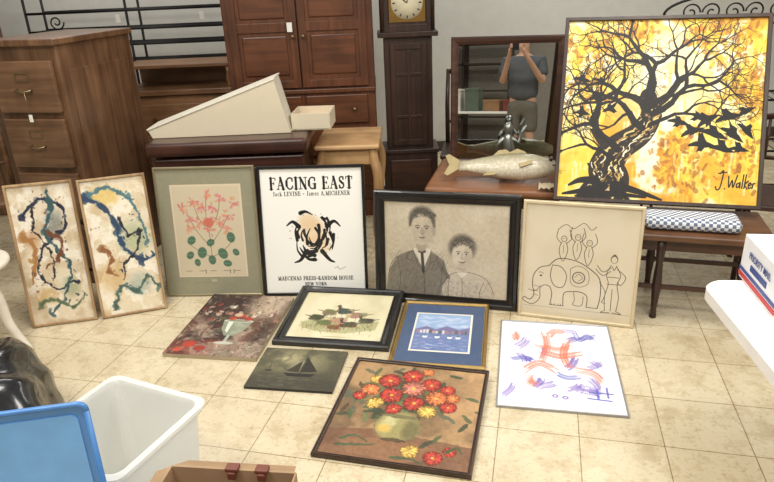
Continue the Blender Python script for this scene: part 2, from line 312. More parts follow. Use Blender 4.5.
def a_couple():
    c=Cv(600,470,(200,188,164));c.nz(6,(186,173,148),.4,.7,.6,4);K=(58,55,51);g=(110,105,96);sk=(198,185,162)
    c.nz(4,(212,202,180),.5,.7,.5,8);c.tr=(1.16,1.12,-.045,-.02)
    c.poly([(.04,.99),(.07,.68),(.13,.55),(.24,.48),(.37,.49),(.46,.56),(.50,.75),(.50,.99)],(112,105,94),.8)
    c.poly([(.24,.47),(.30,.43),(.37,.47),(.315,.66)],(216,207,188))
    c.line([(.305,.50),(.315,.68)],.024,K,.9);c.line([(.288,.485),(.322,.485)],.026,K,.9)
    c.ell(.30,.435,.038,.04,(172,159,138),1,0,.3)
    # hair behind, then face over it so the forehead and hairline read
    c.ell(.305,.175,.088,.085,(84,79,72),.95,0,.35);c.ell(.232,.235,.018,.05,(84,79,72),.8,0,.6);c.ell(.380,.235,.018,.05,(84,79,72),.8,0,.6)
    c.ell(.305,.275,.078,.112,sk,1,0,.16);c.ell(.35,.30,.036,.09,(160,149,130),.45,0,.9);c.ell(.262,.32,.022,.05,(166,155,136),.35,0,.9);c.ell(.305,.385,.045,.016,(164,153,134),.35,0,.9)
    for i in range(70):
        t=rnd.random();x=.235+.14*t;y=.145-.03*math.sin(t*3.14)+rnd.uniform(0,.05)*(1-.4*abs(t-.3));c.cur([(x,y),(x+.012,y-.018),(x+.03,y-.012)],.004,rnd.choice([K,(90,85,78),(120,113,102)]),.7)
    c.ell(.222,.29,.013,.03,sk);c.ell(.389,.29,.012,.03,(166,154,134))
    for x in(.275,.338):
        c.cur([(x-.018,.247),(x,.241),(x+.017,.247)],.006,K,.55);c.ell(x,.265,.014,.007,(214,206,188),.8);c.ell(x,.265,.007,.007,K,.85);c.cur([(x-.015,.262),(x,.258),(x+.015,.263)],.003,K,.7)
    c.cur([(.303,.26),(.297,.305),(.301,.318),(.316,.318)],.004,g,.7);c.ell(.313,.305,.012,.03,g,.25,0,.9);c.cur([(.284,.350),(.305,.353),(.328,.348)],.005,K,.75);c.ell(.306,.360,.018,.006,g,.5,0,.6)
    # smaller child, short hair, light knitted top
    c.poly([(.43,.99),(.45,.80),(.50,.70),(.58,.66),(.68,.675),(.76,.73),(.81,.86),(.83,.99)],(196,184,162),1)
    c.ell(.585,.43,.092,.095,(96,90,82),.92,0,.35)
    c.ell(.585,.62,.03,.032,(176,164,142),1,0,.3);c.ell(.585,.50,.071,.094,(204,192,170),1,0,.16);c.ell(.625,.52,.03,.07,(164,152,133),.45,0,.9);c.ell(.585,.60,.036,.014,(168,156,136),.35,0,.9)
    for i in range(90):
        t=rnd.random();x=.515+.14*t;y=.405-.045*math.sin(t*3.14)+rnd.uniform(-.02,.05);c.cur([(x,y),(x+.008,y-.016),(x+.02,y-.004)],.004,rnd.choice([K,(100,94,86),(128,121,110)]),.65)
    for x in(.558,.614):
        c.cur([(x-.015,.472),(x,.467),(x+.015,.472)],.005,K,.5);c.ell(x,.488,.013,.007,(216,208,190),.8);c.ell(x,.488,.007,.007,K,.85)
    c.cur([(.585,.485),(.580,.525),(.584,.533),(.596,.534)],.004,g,.7);c.cur([(.564,.565),(.585,.569),(.608,.563)],.005,K,.7);c.ell(.586,.575,.015,.005,g,.5,0,.6)
    c.poly([(.545,.665),(.585,.72),(.63,.665),(.61,.65),(.56,.65)],(216,207,188))
    # arm around the child's shoulder
    c.cur([(.42,.58),(.46,.66),(.49,.72)],.035,(112,105,94),.6);c.ell(.775,.735,.024,.014,(196,183,160),1,.5);[c.line([(.765+.008*k,.745),(.757+.008*k,.765)],.006,(176,163,142)) for k in range(4)]
    c.blur(3)
    for p in ([(.24,.47),(.27,.6),(.32,.72),(.32,.98)],[(.37,.47),(.36,.6),(.32,.72)],[(.13,.56),(.15,.75),(.13,.97)],[(.46,.58),(.44,.8),(.46,.97)],[(.24,.48),(.19,.55),(.25,.59)],[(.37,.48),(.42,.54),(.37,.59)],[(.04,.99),(.07,.68),(.13,.55),(.24,.48)],[(.50,.72),(.49,.85),(.5,.98)],[(.585,.72),(.59,.85),(.585,.98)],[(.74,.75),(.71,.86),(.73,.98)],[(.45,.80),(.50,.70),(.58,.66),(.68,.675),(.76,.73),(.81,.86)]): c.cur(p,.004,K,.7)
    for i in range(520):
        x,y=rnd.uniform(.06,.48),rnd.uniform(.52,.97)
        if (abs(x-.31)>.045 or y>.74) and y>.5+.5*max(0,.16-x): c.line([(x,y),(x+.02,y-.04)],.002,K,.35)
    for i in range(160):
        x,y=rnd.uniform(.46,.80),rnd.uniform(.75,.97);c.line([(x,y),(x+.006,y+.012),(x+.012,y)],.002,g,.6)
    c.rough(9);return c
def a_circus():
    c=Cv(560,610,(214,202,176));c.nz(4,(202,189,160),.4,.7,.5,6);K=(46,40,36);c.wm=.62;c.tr=(1.1,1.04,-.03,-.02)
    c.cur([(.24,.54),(.32,.47),(.46,.48),(.58,.54),(.66,.62),(.675,.76),(.66,.87)],.011,K)
    c.cur([(.66,.64),(.71,.72),(.70,.79)],.007,K);c.cur([(.7,.79),(.69,.81),(.72,.82)],.007,K)
    c.cur([(.57,.87),(.57,.78),(.52,.745),(.44,.745),(.38,.77),(.38,.88)],.010,K);c.line([(.57,.87),(.66,.87)],.009,K);c.line([(.27,.88),(.38,.88)],.009,K);c.cur([(.27,.88),(.28,.78),(.26,.72)],.01,K)
    c.cur([(.46,.75),(.47,.82),(.46,.86),(.53,.86),(.54,.78)],.007,K)
    c.cur([(.24,.54),(.17,.56),(.12,.63),(.115,.72),(.13,.80),(.10,.85),(.05,.83)],.010,K);c.cur([(.05,.83),(.04,.86),(.12,.89),(.18,.83),(.18,.74),(.22,.71),(.26,.72)],.009,K)
    c.cur([(.27,.53),(.34,.54),(.39,.61),(.37,.71),(.30,.71),(.26,.63),(.27,.53)],.009,K);c.ell(.18,.63,.009,.008,K);c.cur([(.16,.605),(.18,.6),(.2,.61)],.006,K);c.cur([(.18,.72),(.14,.77),(.08,.76)],.007,K)
    for y in (.72,.76,.8): c.line([(.125,y),(.165,y+.01)],.005,K)
    for x in (.285,.31,.34,.36): c.line([(x,.88),(x,.865)],.006,K)
    c.ell(.49,.62,.052,.052,K);c.ell(.49,.62,.046,.046,(206,193,166));c.cur([(.46,.62),(.49,.59),(.52,.62),(.49,.65)],.006,K);c.cur([(.42,.55),(.48,.52),(.56,.56),(.57,.66),(.5,.7),(.43,.67),(.42,.55)],.006,K)
    for bx,by in((.35,.33),(.46,.31),(.555,.35)):
        c.ell(bx,by-.03,.024,.027,K);c.ell(bx,by-.03,.020,.023,(208,196,168));c.ell(bx-.006,by-.033,.003,.003,K);c.ell(bx+.006,by-.033,.003,.003,K)
        c.cur([(bx-.018,by),(bx-.035,by+.06),(bx-.02,by+.13)],.008,K);c.cur([(bx+.018,by),(bx+.035,by+.06),(bx+.02,by+.13)],.008,K);c.cur([(bx-.02,by+.01),(bx-.06,by-.04),(bx-.05,by-.11)],.008,K);c.cur([(bx+.02,by+.01),(bx+.06,by-.04),(bx+.04,by-.11)],.008,K)
        c.cur([(bx-.02,by+.13),(bx,by+.16),(bx+.02,by+.13)],.007,K);c.line([(bx,by+.02),(bx,by+.09)],.005,K)
    c.cur([(.30,.22),(.36,.18),(.42,.21),(.5,.16),(.56,.21),(.6,.18)],.007,K)
    c.ell(.76,.44,.028,.033,K);c.ell(.76,.442,.024,.029,(208,196,168));c.cur([(.735,.43),(.76,.4),(.785,.43)],.012,K)
    for p in ([(.74,.49),(.71,.57),(.73,.65),(.71,.76),(.72,.88)],[(.78,.49),(.82,.57),(.80,.65),(.82,.76),(.81,.88)],[(.74,.51),(.68,.55),(.63,.50)],[(.74,.54),(.68,.58),(.62,.53)],[(.79,.52),(.86,.58),(.83,.65),(.80,.63)],[(.765,.69),(.765,.88)],[(.72,.65),(.81,.65)],[(.72,.88),(.69,.9),(.76,.895)],[(.81,.88),(.85,.9),(.78,.895)],[(.72,.59),(.81,.59)],[(.75,.5),(.765,.53),(.78,.5)]): c.cur(p,.008,K)
    c.line([(.05,.905),(.92,.905)],.004,K,.6)
    return c
def a_yellow():
    c=Cv(760,760,(248,212,80));c.nz(4,(252,238,178),.46,.64,.85,21);c.nz(6,(226,160,40),.50,.62,.95,22);c.nz(9,(252,248,230),.55,.68,.85,23)
    Y,X=np.mgrid[0:760,0:760]/760
    c.mix(np.clip(1-np.hypot((X-.47)/.34,(Y-.36)/.34),0,1)*.85,(252,249,228))
    c.mix(np.clip(1-np.hypot((X-.95)/.3,(Y-.75)/.4),0,1)*.7,(246,210,70));c.mix(np.clip(1-np.hypot((X-.05)/.3,(Y-.8)/.35),0,1)*.7,(244,206,66))
    for cx,cy,s in [(.12,.18,.22),(.14,.42,.16),(.9,.2,.24),(.95,.40,.14),(.75,.08,.16),(.62,.87,.16),(.90,.74,.16),(.36,.06,.1),(.6,.7,.1)]:
        for i in range(130):
            x,y=rnd.gauss(cx,s*.5),rnd.gauss(cy,s*.45);q=rnd.choice([(216,140,24),(178,108,30),(234,180,40),(146,88,34),(244,206,60)])
            c.line([(x,y),(x+rnd.uniform(-.02,.02),y+rnd.uniform(-.03,.03))],rnd.uniform(.008,.024),q,.6)
    for i in range(190):
        x,y=rnd.random(),rnd.random();c.line([(x,y),(x,y+rnd.uniform(.02,.08))],.012,rnd.choice([(252,246,216),(248,220,110),(242,198,60)]),.5)
    K=(22,17,14)
    def br(x,y,a,L,w,d):
        if d==0 or w<.0012:return
        pts=[(x,y)];aa=a
        for i in range(4):
            aa+=rnd.uniform(-.42,.42);x+=L/4*math.cos(aa);y-=L/4*math.sin(aa);pts.append((x,y))
        c.line(pts,w,K,1,w*.62)
        for k in range(2):
            br(x,y,aa+(1 if k else -1)*rnd.uniform(.2,.8),L*rnd.uniform(.6,.85),w*.58,d-1)
        if rnd.random()<.5: br(pts[2][0],pts[2][1],aa+rnd.choice([-1,1])*rnd.uniform(.5,1),L*.6,w*.42,d-1)
    trunk=[(.22,1.0),(.27,.9),(.25,.82),(.30,.72),(.41,.63),(.46,.53),(.44,.42)]
    c.cur(trunk,.23,(40,29,20),1,.08);c.cur([(.33,.72),(.24,.7),(.17,.62)],.07,(40,29,20),1,.03);c.cur([(.45,.5),(.54,.42),(.6,.33)],.05,(34,25,18),1,.02)
    for k in range(260):  # short gnarled bark strokes following the trunk
        i=rnd.uniform(0,5.6);j=int(i);f=i-j;p,q=trunk[j],trunk[j+1];wv=.105*(1-.62*i/6)
        o=rnd.uniform(-wv,wv);x=p[0]+(q[0]-p[0])*f+o;y=p[1]+(q[1]-p[1])*f;dx,dy=(q[0]-p[0])*.35,(q[1]-p[1])*.35
        c.cur([(x,y),(x+dx*.5+rnd.uniform(-.014,.014),y+dy*.5),(x+dx+rnd.uniform(-.01,.01),y+dy)],rnd.uniform(.003,.010),rnd.choice([K,K,K,(100,74,44),(176,136,66),(226,200,124),(246,236,200)]),.85)
    for p in ([(.24,.93),(.13,.96),(.03,.98)],[(.3,.92),(.42,.95),(.54,.99)],[(.2,.9),(.12,.9),(.06,.93)],[(.3,.94),(.38,1)],[(.22,.97),(.1,.99)],[(.16,.98),(.3,.97),(.46,.98)]): c.cur(p,.05,K,1,.012)
    for x,y,a,L,w in [(.30,.72,2.5,.2,.04),(.20,.65,2.2,.18,.03),(.28,.77,3.0,.16,.024),(.42,.6,2.3,.22,.038),(.44,.5,2.0,.2,.042),(.45,.46,1.25,.22,.046),(.47,.52,.75,.22,.036),(.46,.58,.3,.18,.024),(.44,.44,1.7,.2,.038),(.46,.48,1.0,.2,.03),(.6,.34,.9,.16,.022),(.55,.42,.5,.16,.018)]:
        br(x,y,a,L,w,6)
    r3=random.Random(21)
    def bird(x,y,s,a):
        ca,sa=math.cos(a),math.sin(a);u,d=r3.uniform(.5,1.1),r3.uniform(.3,.95);v=r3.uniform(-.5,.2)
        def T(px,py): return (x+s*(px*ca-py*sa),y+s*(px*sa+py*ca))
        c.poly([T(-1,.1),T(-.5,-.2),T(.5,-.25),T(.95,-.08),T(1.25,0),T(.9,.14),T(.3,.3),T(-.4,.25),T(-1.1,.35)],(12,10,10))
        c.poly([T(-.35,-.1),T(-.5+v,-u),T(-.3+v*.5,-.85*u),T(-.05,-.95*u),T(.15,-.55*u),T(.5,-.15)],(12,10,10))
        c.poly([T(-.2,.1),T(-.35+v*.5,d),T(-.1,.8*d),T(.1,.85*d),T(.4,.1)],(12,10,10))
    for x,y,s,a in [(.60,.56,.05,.3),(.67,.61,.055,-.3),(.74,.55,.055,-.5),(.775,.62,.065,.4),(.84,.53,.06,-.2),(.865,.62,.06,.7),(.72,.68,.06,.1),(.82,.70,.055,.3),(.93,.60,.05,.9),(.92,.50,.045,-.5),(.69,.53,.04,.6),(.90,.70,.045,.2),
                    (.09,.33,.045,.3),(.17,.43,.045,2.8),(.10,.52,.04,.2),(.25,.49,.042,2.6),(.19,.34,.038,.5)]: bird(x,y,s,a)
    c.tr=(.82,.82,.165,.155)
    for p in ([(.80,.83),(.818,.81),(.812,.87),(.80,.925),(.783,.935),(.776,.915)],[(.79,.828),(.838,.818)],[(.828,.926),(.83,.927)],[(.85,.845),(.853,.915),(.871,.87),(.877,.915),(.90,.835)],[(.914,.885),(.899,.893),(.898,.915),(.912,.905),(.917,.882),(.916,.918)],[(.936,.83),(.928,.918)],
              [(.951,.83),(.94,.92)],[(.963,.87),(.944,.895),(.958,.922)],[(.966,.9),(.98,.894),(.975,.882),(.965,.896),(.967,.917),(.98,.912)],[(.992,.885),(.986,.918)],[(.988,.893),(1.0,.883)]): c.cur(p,.006,K)
    c.rough(8);return c
def a_red():
    c=Cv(440,560,(100,70,58));c.nz(4,(52,36,34),.42,.62,.9,31);c.nz(6,(164,142,122),.5,.66,.85,32);c.nz(12,(84,80,66),.5,.64,.7,33)
    c.ell(.2,.2,.34,.34,(44,30,30),.75,0,.8);c.ell(.78,.18,.24,.27,(190,170,146),.75,0,.8);c.poly([(0,.80),(.5,.76),(.5,1),(0,1)],(120,52,42),.6)
    c.poly([(.2,.86),(.6,.76),(1,.82),(1,1),(.3,1)],(174,154,134),.5)
    for i in range(50):
        x,y=rnd.gauss(.45,.26),rnd.gauss(.33,.12);q=rnd.choice([(206,190,160),(150,62,50),(220,204,180),(100,50,44),(92,94,66),(184,130,112),(226,216,196)])
        c.ell(x,y,rnd.uniform(.02,.05),rnd.uniform(.015,.035),q,.7,rnd.uniform(0,3),.5)
    for i in range(480):
        x,y=rnd.random(),rnd.random();q=rnd.choice([(184,164,136),(64,40,36),(130,62,50),(110,94,80),(44,34,32),(96,92,70),(206,194,172)]);a=rnd.uniform(0,3.1)
        c.line([(x,y),(x+.04*math.cos(a),y+.04*math.sin(a))],.014,q,.45)
    c.poly([(.38,.46),(.72,.46),(.68,.60),(.60,.70),(.50,.70),(.42,.60)],(150,158,138),.85);c.ell(.55,.46,.17,.03,(206,208,190),.9);c.ell(.55,.46,.14,.02,(120,118,96),.8);c.poly([(.44,.48),(.50,.48),(.51,.66),(.47,.62)],(226,230,216),.8)
    c.line([(.55,.70),(.55,.80)],.035,(176,180,164),.9);c.ell(.55,.81,.11,.025,(186,186,170),.9)
    for x,y in((.46,.42),(.55,.38),(.64,.42),(.5,.36)): c.ell(x,y,.05,.04,rnd.choice([(170,60,48),(214,190,160),(190,90,70)]),.85,0,.4)
    c.ell(.2,.85,.07,.06,(176,56,40),.9);c.ell(.34,.9,.06,.05,(150,44,36),.9);c.ell(.12,.93,.05,.04,(186,76,54),.9);c.rough(10);return c
def a_dogs():
    c=Cv(560,420,(216,208,174));c.nz(5,(200,190,152),.45,.7,.6,41)
    c.poly([(.08,.66),(.3,.58),(.6,.62),(.92,.58),(.9,.76),(.6,.86),(.3,.84),(.12,.78)],(146,146,98),.6)
    r2=random.Random(9)
    for x,y,s,q,d in [(.24,.56,.9,(66,54,42),1),(.36,.44,.95,(122,104,72),1),(.52,.40,.95,(52,50,44),-1),(.68,.48,.95,(136,116,86),-1),(.78,.58,.85,(70,62,50),-1),(.34,.66,.9,(96,100,66),1),(.48,.60,1.0,(176,150,112),1),(.60,.68,.95,(64,50,38),-1),(.46,.74,.7,(120,60,40),1)]:
        for k in range(12): c.ell(x+r2.uniform(-.04,.04)*s,y+r2.uniform(-.03,.03)*s,.06*s,.028*s,tuple(v+r2.randint(-22,22) for v in q),.8,r2.uniform(-.4,.4),.4)
        c.cur([(x+.05*s*d,y-.01),(x+.08*s*d,y-.06*s),(x+.09*s*d,y-.1*s)],.03*s,q,.95);c.ell(x+.095*s*d,y-.115*s,.024*s,.022*s,q,.95);c.line([(x+.11*s*d,y-.115*s),(x+.14*s*d,y-.105*s)],.008,(190,140,70));c.ell(x+.098*s*d,y-.12*s,.004,.004,(240,230,200))
        c.cur([(x-.05*s*d,y),(x-.1*s*d,y-.03*s),(x-.16*s*d,y-.05*s)],.024*s,q,.9,.006)
        for o in(-.02,.02): c.line([(x+o,y+.04*s),(x+o*1.2,y+.12*s)],.005,(120,92,56))
    for i in range(120):
        x,y=rnd.uniform(.1,.9),rnd.gauss(.76,.05);c.line([(x,y),(x+rnd.uniform(-.02,.02),y-.05)],.005,rnd.choice([(84,100,60),(120,118,68),(140,84,50)]),.75)
    c.line([(.38,.93),(.62,.93)],.006,(120,110,80),.7);return c
def a_marine():
    c=Cv(500,400,(78,74,54));Y,X=np.mgrid[0:400,0:500];Y=Y/400;X=X/500
    c.nz(5,(98,94,70),.4,.65,.7,52);c.mix(np.clip(1-np.hypot((X-.42)/.5,(Y-.3)/.4),0,1)**.8*.9,(150,142,106));c.mix(np.clip(1-np.hypot((X-.3)/.16,(Y-.25)/.16),0,1)*.8,(190,178,134));c.mix(np.clip((Y-.58)/.25,0,1)*.85,(54,51,40));c.nz(7,(58,58,44),.48,.65,.5,51)
    K=(28,24,20);c.poly([(.36,.62),(.74,.62),(.68,.70),(.42,.70)],K);c.poly([(.55,.6),(.56,.2),(.74,.56)],(40,35,27));c.poly([(.53,.6),(.52,.3),(.38,.58)],(50,45,34));c.line([(.545,.62),(.55,.15)],.008,K)
    c.poly([(.12,.56),(.22,.56),(.2,.6),(.14,.6)],K);c.line([(.17,.56),(.17,.42)],.006,K)
    for i in range(90):
        x,y=rnd.gauss(.4,.25),rnd.uniform(.7,.97);c.line([(x,y),(x+.07,y)],.006,rnd.choice([(114,108,82),(44,41,34),(134,126,94)]),.45)
    c.blur(1);c.rough(8);return c
def a_harbor():
    c=Cv(400,470,(66,86,120));c.nz(20,(60,80,112),.4,.6,.4)
    c.poly([(.14,.16),(.86,.16),(.86,.82),(.14,.82)],(226,220,204));x0,x1,y0,y1=.165,.835,.18,.80
    c.poly([(x0,y0),(x1,y0),(x1,y1),(x0,y1)],(146,172,208))
    for i in range(40):c.ell(rnd.uniform(.22,.78),rnd.uniform(.22,.40),.05,.015,(206,214,230),.4,0,.6)
    c.poly([(x0,.46),(.3,.40),(.42,.45),(.55,.39),(.7,.44),(x1,.40),(x1,.52),(x0,.52)],(116,112,154))
    for i in range(16):
        x=.19+i*.039;h=rnd.uniform(.02,.06);c.poly([(x,.51-h),(x+.03,.51-h),(x+.03,.53),(x,.53)],rnd.choice([(150,124,136),(206,200,206),(116,100,128),(86,100,92),(186,150,130)]))
    c.poly([(x0,.52),(x1,.52),(x1,y1),(x0,y1)],(104,124,170))
    for i in range(150):
        x,y=rnd.uniform(x0,.77),rnd.uniform(.53,.79);c.line([(x,y),(x+.05,y)],.008,rnd.choice([(206,212,232),(84,90,140),(136,114,166),(150,174,208),(96,130,150)]),.6)
    for x in (.3,.45,.6,.7): c.poly([(x-.03,.57),(x+.04,.57),(x+.02,.6),(x-.02,.6)],(232,232,232));c.line([(x,.57),(x,.47)],.004,(80,70,80))
    return c
def a_flowers():
    c=Cv(600,620,(146,116,80));c.nz(3,(106,84,58),.42,.62,.8,61);c.nz(5,(178,142,98),.5,.66,.75,62)
    Y,X=np.mgrid[0:620,0:600];Y=Y/620;X=X/600;c.mix(np.clip((X-.5)*1.3,0,.6)*np.clip(1-Y,0,1),(206,164,118))
    c.poly([(0,.76),(.3,.72),(1,.78),(1,1),(0,1)],(104,68,48),.7);c.poly([(.1,.84),(.5,.78),(.9,.86),(.6,.98),(.2,.96)],(140,100,68),.6)
    for i in range(150):
        x,y=rnd.gauss(.44,.22),rnd.gauss(.40,.18);c.ell(x,y,.055,.018,rnd.choice([(72,84,52),(52,62,42),(100,110,68),(84,90,72),(74,56,40)]),.8,rnd.uniform(0,3))
    c.ell(.47,.67,.16,.145,(146,136,86),1,0,.12);c.ell(.4,.64,.05,.09,(194,186,136),.7,.2,.7);c.ell(.57,.69,.06,.1,(84,78,50),.6,0,.7);c.ell(.47,.57,.13,.02,(110,104,68),1);c.ell(.47,.80,.09,.018,(60,44,32),.7)
    c.ell(.38,.70,.05,.04,(206,166,74),.7,0,.6)
    def fl(x,y,r,q,yc=(220,176,70)):
        c.ell(x,y,r*1.02,r*.98,tuple(v*.5 for v in q),.9,0,.2)
        for ring in range(5):
            rr=r*(1-.2*ring);n=16-ring*2
            for k in range(n):
                a=6.283*k/n+ring*.3+rnd.uniform(-.1,.1);d=rnd.uniform(.6,1.15);qq=tuple(max(0,min(255,v*d+ring*5)) for v in q)
                c.ell(x+rr*.74*math.cos(a),y+rr*.70*math.sin(a),r*rnd.uniform(.2,.3),r*.11,qq,.95,a,.2)
        c.ell(x,y,r*.16,r*.14,yc)
    Rd=(184,58,42);O=(214,116,64);Yl=(218,174,82);Pk=(208,118,94)
    for x,y,r,q in [(.57,.06,.045,O),(.75,.24,.055,Rd),(.2,.2,.055,Yl),(.78,.42,.06,Rd),(.12,.40,.05,Rd),(.30,.2,.085,Rd),(.46,.12,.08,Rd),(.18,.32,.07,O),(.62,.20,.075,Rd),(.35,.36,.085,Rd),(.5,.26,.09,Pk),(.68,.34,.08,O),(.53,.42,.08,Rd),(.25,.46,.065,Yl),(.40,.50,.06,Rd),(.64,.49,.07,Yl),(.80,.32,.05,O),
                    (.60,.88,.06,Yl),(.76,.91,.065,Rd),(.86,.84,.045,Rd)]: fl(x,y,r,q)
    for p in ([(.12,.84),(.2,.8),(.3,.84)],[(.84,.84),(.9,.8),(.94,.84)],[(.1,.9),(.24,.88),(.36,.86)],[(.5,.95),(.6,.94),(.7,.97)]): c.cur(p,.03,(70,82,52),.9,.01)
    c.warp(5,30,3);c.blur(1);c.rough(10);return c
def a_kids():
    c=Cv(440,580,(240,238,242));P=(104,86,168);O=(218,104,80);B=(80,88,176)
    for i in range(17):
        x,y=rnd.uniform(.06,.80),rnd.uniform(.05,.82);a=rnd.uniform(-.7,.7)+rnd.choice([0,1.57]);L=rnd.uniform(.08,.18)
        c.dry([(x,y),(x+L*math.cos(a)*.5+.02,y+L*math.sin(a)*.5),(x+L*math.cos(a),y+L*math.sin(a))],rnd.uniform(.04,.07),rnd.choice([P,P,(136,122,192)]),.7)
    for p in ([(.4,.12),(.42,.3),(.36,.5)],[(.3,.28),(.5,.34),(.66,.28)],[(.36,.36),(.52,.42),(.72,.36)],[(.62,.2),(.56,.4),(.6,.55)],[(.2,.62),(.34,.52),(.5,.6)],[(.1,.14),(.14,.2),(.12,.26)],[(.64,.56),(.8,.6),(.86,.7)],[(.44,.18),(.5,.1),(.6,.12)],[(.3,.66),(.26,.74),(.34,.76)]): c.dry(p,.06,O,.8)
    for p in ([(.68,.08),(.72,.2),(.8,.14),(.86,.24)],[(.7,.2),(.88,.14)],[(.08,.5),(.22,.46),(.3,.5)],[(.46,.6),(.56,.66),(.7,.64)]): c.dry(p,.045,B,.8)
    for p in ([(.74,.8),(.92,.8)],[(.8,.76),(.8,.86)],[(.88,.74),(.88,.84)],[(.72,.86),(.9,.87)]): c.line(p,.018,B,.8)
    for x,y in [(.46,.86),(.54,.87)]: c.ell(x,y,.026,.024,P,.8);c.ell(x,y,.012,.011,(220,216,236))
    return c
# ------------------------------------------------------------------ pictures
def picture(name,label,x,y,yaw,w,h,lean,art,fmat,fw=.012,fd=.02,z=0,fprofile='flat',glaze=0,artname='print',mb=None,kind='picture'):
    e=thing(name,label,kind,(x,y,z))
    a=R(yaw);th=R(lean);d=Vector((math.cos(a),math.sin(a),0));n=Vector((-d.y,d.x,0));up=Vector((0,0,math.cos(th)))+n*math.sin(th);zz=d.cross(up)
    e.matrix_world=Matrix(((d.x,up.x,zz.x,x),(d.y,up.y,zz.y,y),(d.z,up.z,zz.z,z),(0,0,0,1)))
    if fw:
        if fprofile=='flat': prof=[(0,0),(0,fd*.9),(fd*.1,fd),(fw-.002,fd),(fw,fd-.002),(fw,fd*.45),(fw,0)]
        elif fprofile=='step': prof=[(0,0),(0,fd*.8),(fw*.12,fd),(fw*.4,fd),(fw*.5,fd*.8),(fw*.8,fd*.7),(fw*.85,fd*.82),(fw,fd*.78),(fw,0)]
        else: prof=[(0,0),(0,fd*.6),(fw*.15,fd*.8),(fw*.35,fd),(fw*.6,fd*.95),(fw*.8,fd*.65),(fw,fd*.6),(fw,0)]
        V=[];F=[]
        for i,zc in prof: V+=[(-w/2+i,i,zc),(w/2-i,i,zc),(w/2-i,h-i,zc),(-w/2+i,h-i,zc)]
        m=len(prof)
        for j in range(m):
            k=(j+1)%m
            for q in range(4): F.append((j*4+q,j*4+(q+1)%4,k*4+(q+1)%4,k*4+q))
        obj('frame',V,F,fmat,e);za=fd*.5;ins=fw*.95
        box('backing',(0,h/2,za*.5),(w-2*ins,h-2*ins,za*.6),mat('hardboard',(120,92,64),.8),e,0)
    else:
        box('stretcher',(0,h/2,fd/2),(w,h,fd),mb or mat('raw_canvas',(176,160,130),.9),e,.002);za=fd+.0006;ins=0
    i=ins;V=[(-w/2+i,i,za),(w/2-i,i,za),(w/2-i,h-i,za),(-w/2+i,h-i,za)]
    o=obj(artname,V,[(0,1,2,3)],None,e);o.data.materials.append(artmat(name+'_art',art,.55 if not glaze else .4,glaze))
    uv=o.data.uv_layers.new(name='UV')
    co={0:(0,0),1:(1,0),2:(1,1),3:(0,1)}
    for lp in o.data.loops: uv.data[lp.index].uv=co[lp.vertex_index]
    return e,za
F_TAN=wood('frame_tan',(160,126,88),(196,166,126),axis='y');F_BLK=mat('frame_black',(20,18,18),.35,coat=.3)
F_OLIVE=mat('frame_champagne',(160,150,120),.35,.5);F_GOLD=mat('frame_gold',(180,150,92),.35,.8);F_CR=mat('frame_cream',(214,198,164),.4,.2)
F_DK=wood('frame_dark_brown',(46,32,24),(74,52,38),axis='y');F_GR=mat('frame_grey',(160,160,160),.4,.5)
picture('painting','abstract drip painting with navy swirls in thin tan frame, leaning',-1.74,3.04,12,.325,.76,9,a_absA(),F_TAN,.012,.025,artname='canvas',kind='painting')
picture('painting','abstract drip painting with teal and yellow swirls in tan frame',-1.395,3.12,17,.335,.75,12,a_absB(),F_TAN,.012,.025,artname='canvas',kind='painting')
picture('framed_print','botanical print of coral flowers in sage green mat, leaning',-.99,3.29,-4,.56,.74,8,a_floral(),F_OLIVE,.012,.02,glaze=.4)
picture('framed_poster','white exhibition poster with black ink brushwork in black frame',-.41,3.24,-4,.59,.73,11,a_poster(),F_BLK,.016,.022,glaze=.3)
picture('framed_drawing','pencil portrait of a boy and child in wide black frame',.30,3.06,-15,.76,.62,5,a_couple(),F_BLK,.055,.03,fprofile='step',glaze=.2,artname='drawing',kind='drawing')
picture('framed_drawing','ink line drawing of elephant and acrobats in thin cream frame',.93,2.83,-19,.56,.61,6,a_circus(),F_CR,.014,.022,glaze=.2,artname='drawing',kind='drawing')
picture('painting','large yellow painting of bare black tree with flying crows',1.37,3.09,-17,.99,.98,25,a_yellow(),F_DK,.02,.03,z=.505,artname='canvas',kind='painting')
picture('painting','unframed mottled brown still life canvas lying on the floor',-.87,2.61,-10,.47,.62,90,a_red(),None,0,.02,artname='painted_face',kind='painting')
picture('framed_print','print of game birds in black frame lying on floor',-.30,2.66,-11,.58,.53,86,a_dogs(),F_BLK,.05,.03,fprofile='step',glaze=.3)
picture('painting','small dark unframed seascape with sailboat on the floor',-.46,2.325,-10,.40,.32,90,a_marine(),None,0,.012,artname='painted_face',kind='painting',mb=BLACK)
picture('framed_print','blue matted harbor watercolor in gold frame on the floor',.195,2.45,-11,.445,.57,88,a_harbor(),F_GOLD,.022,.022,fprofile='round',glaze=.4)
picture('painting','zinnia flower still life in dark frame lying on floor',-.03,1.83,-15,.60,.625,88,a_flowers(),F_DK,.016,.022,fprofile='step',artname='canvas',kind='painting')
picture('framed_drawing','purple and orange brushstrokes on white paper in slim frame',.67,2.10,-12,.52,.71,90,a_kids(),F_GR,.006,.012,glaze=.3,artname='drawing',kind='drawing')
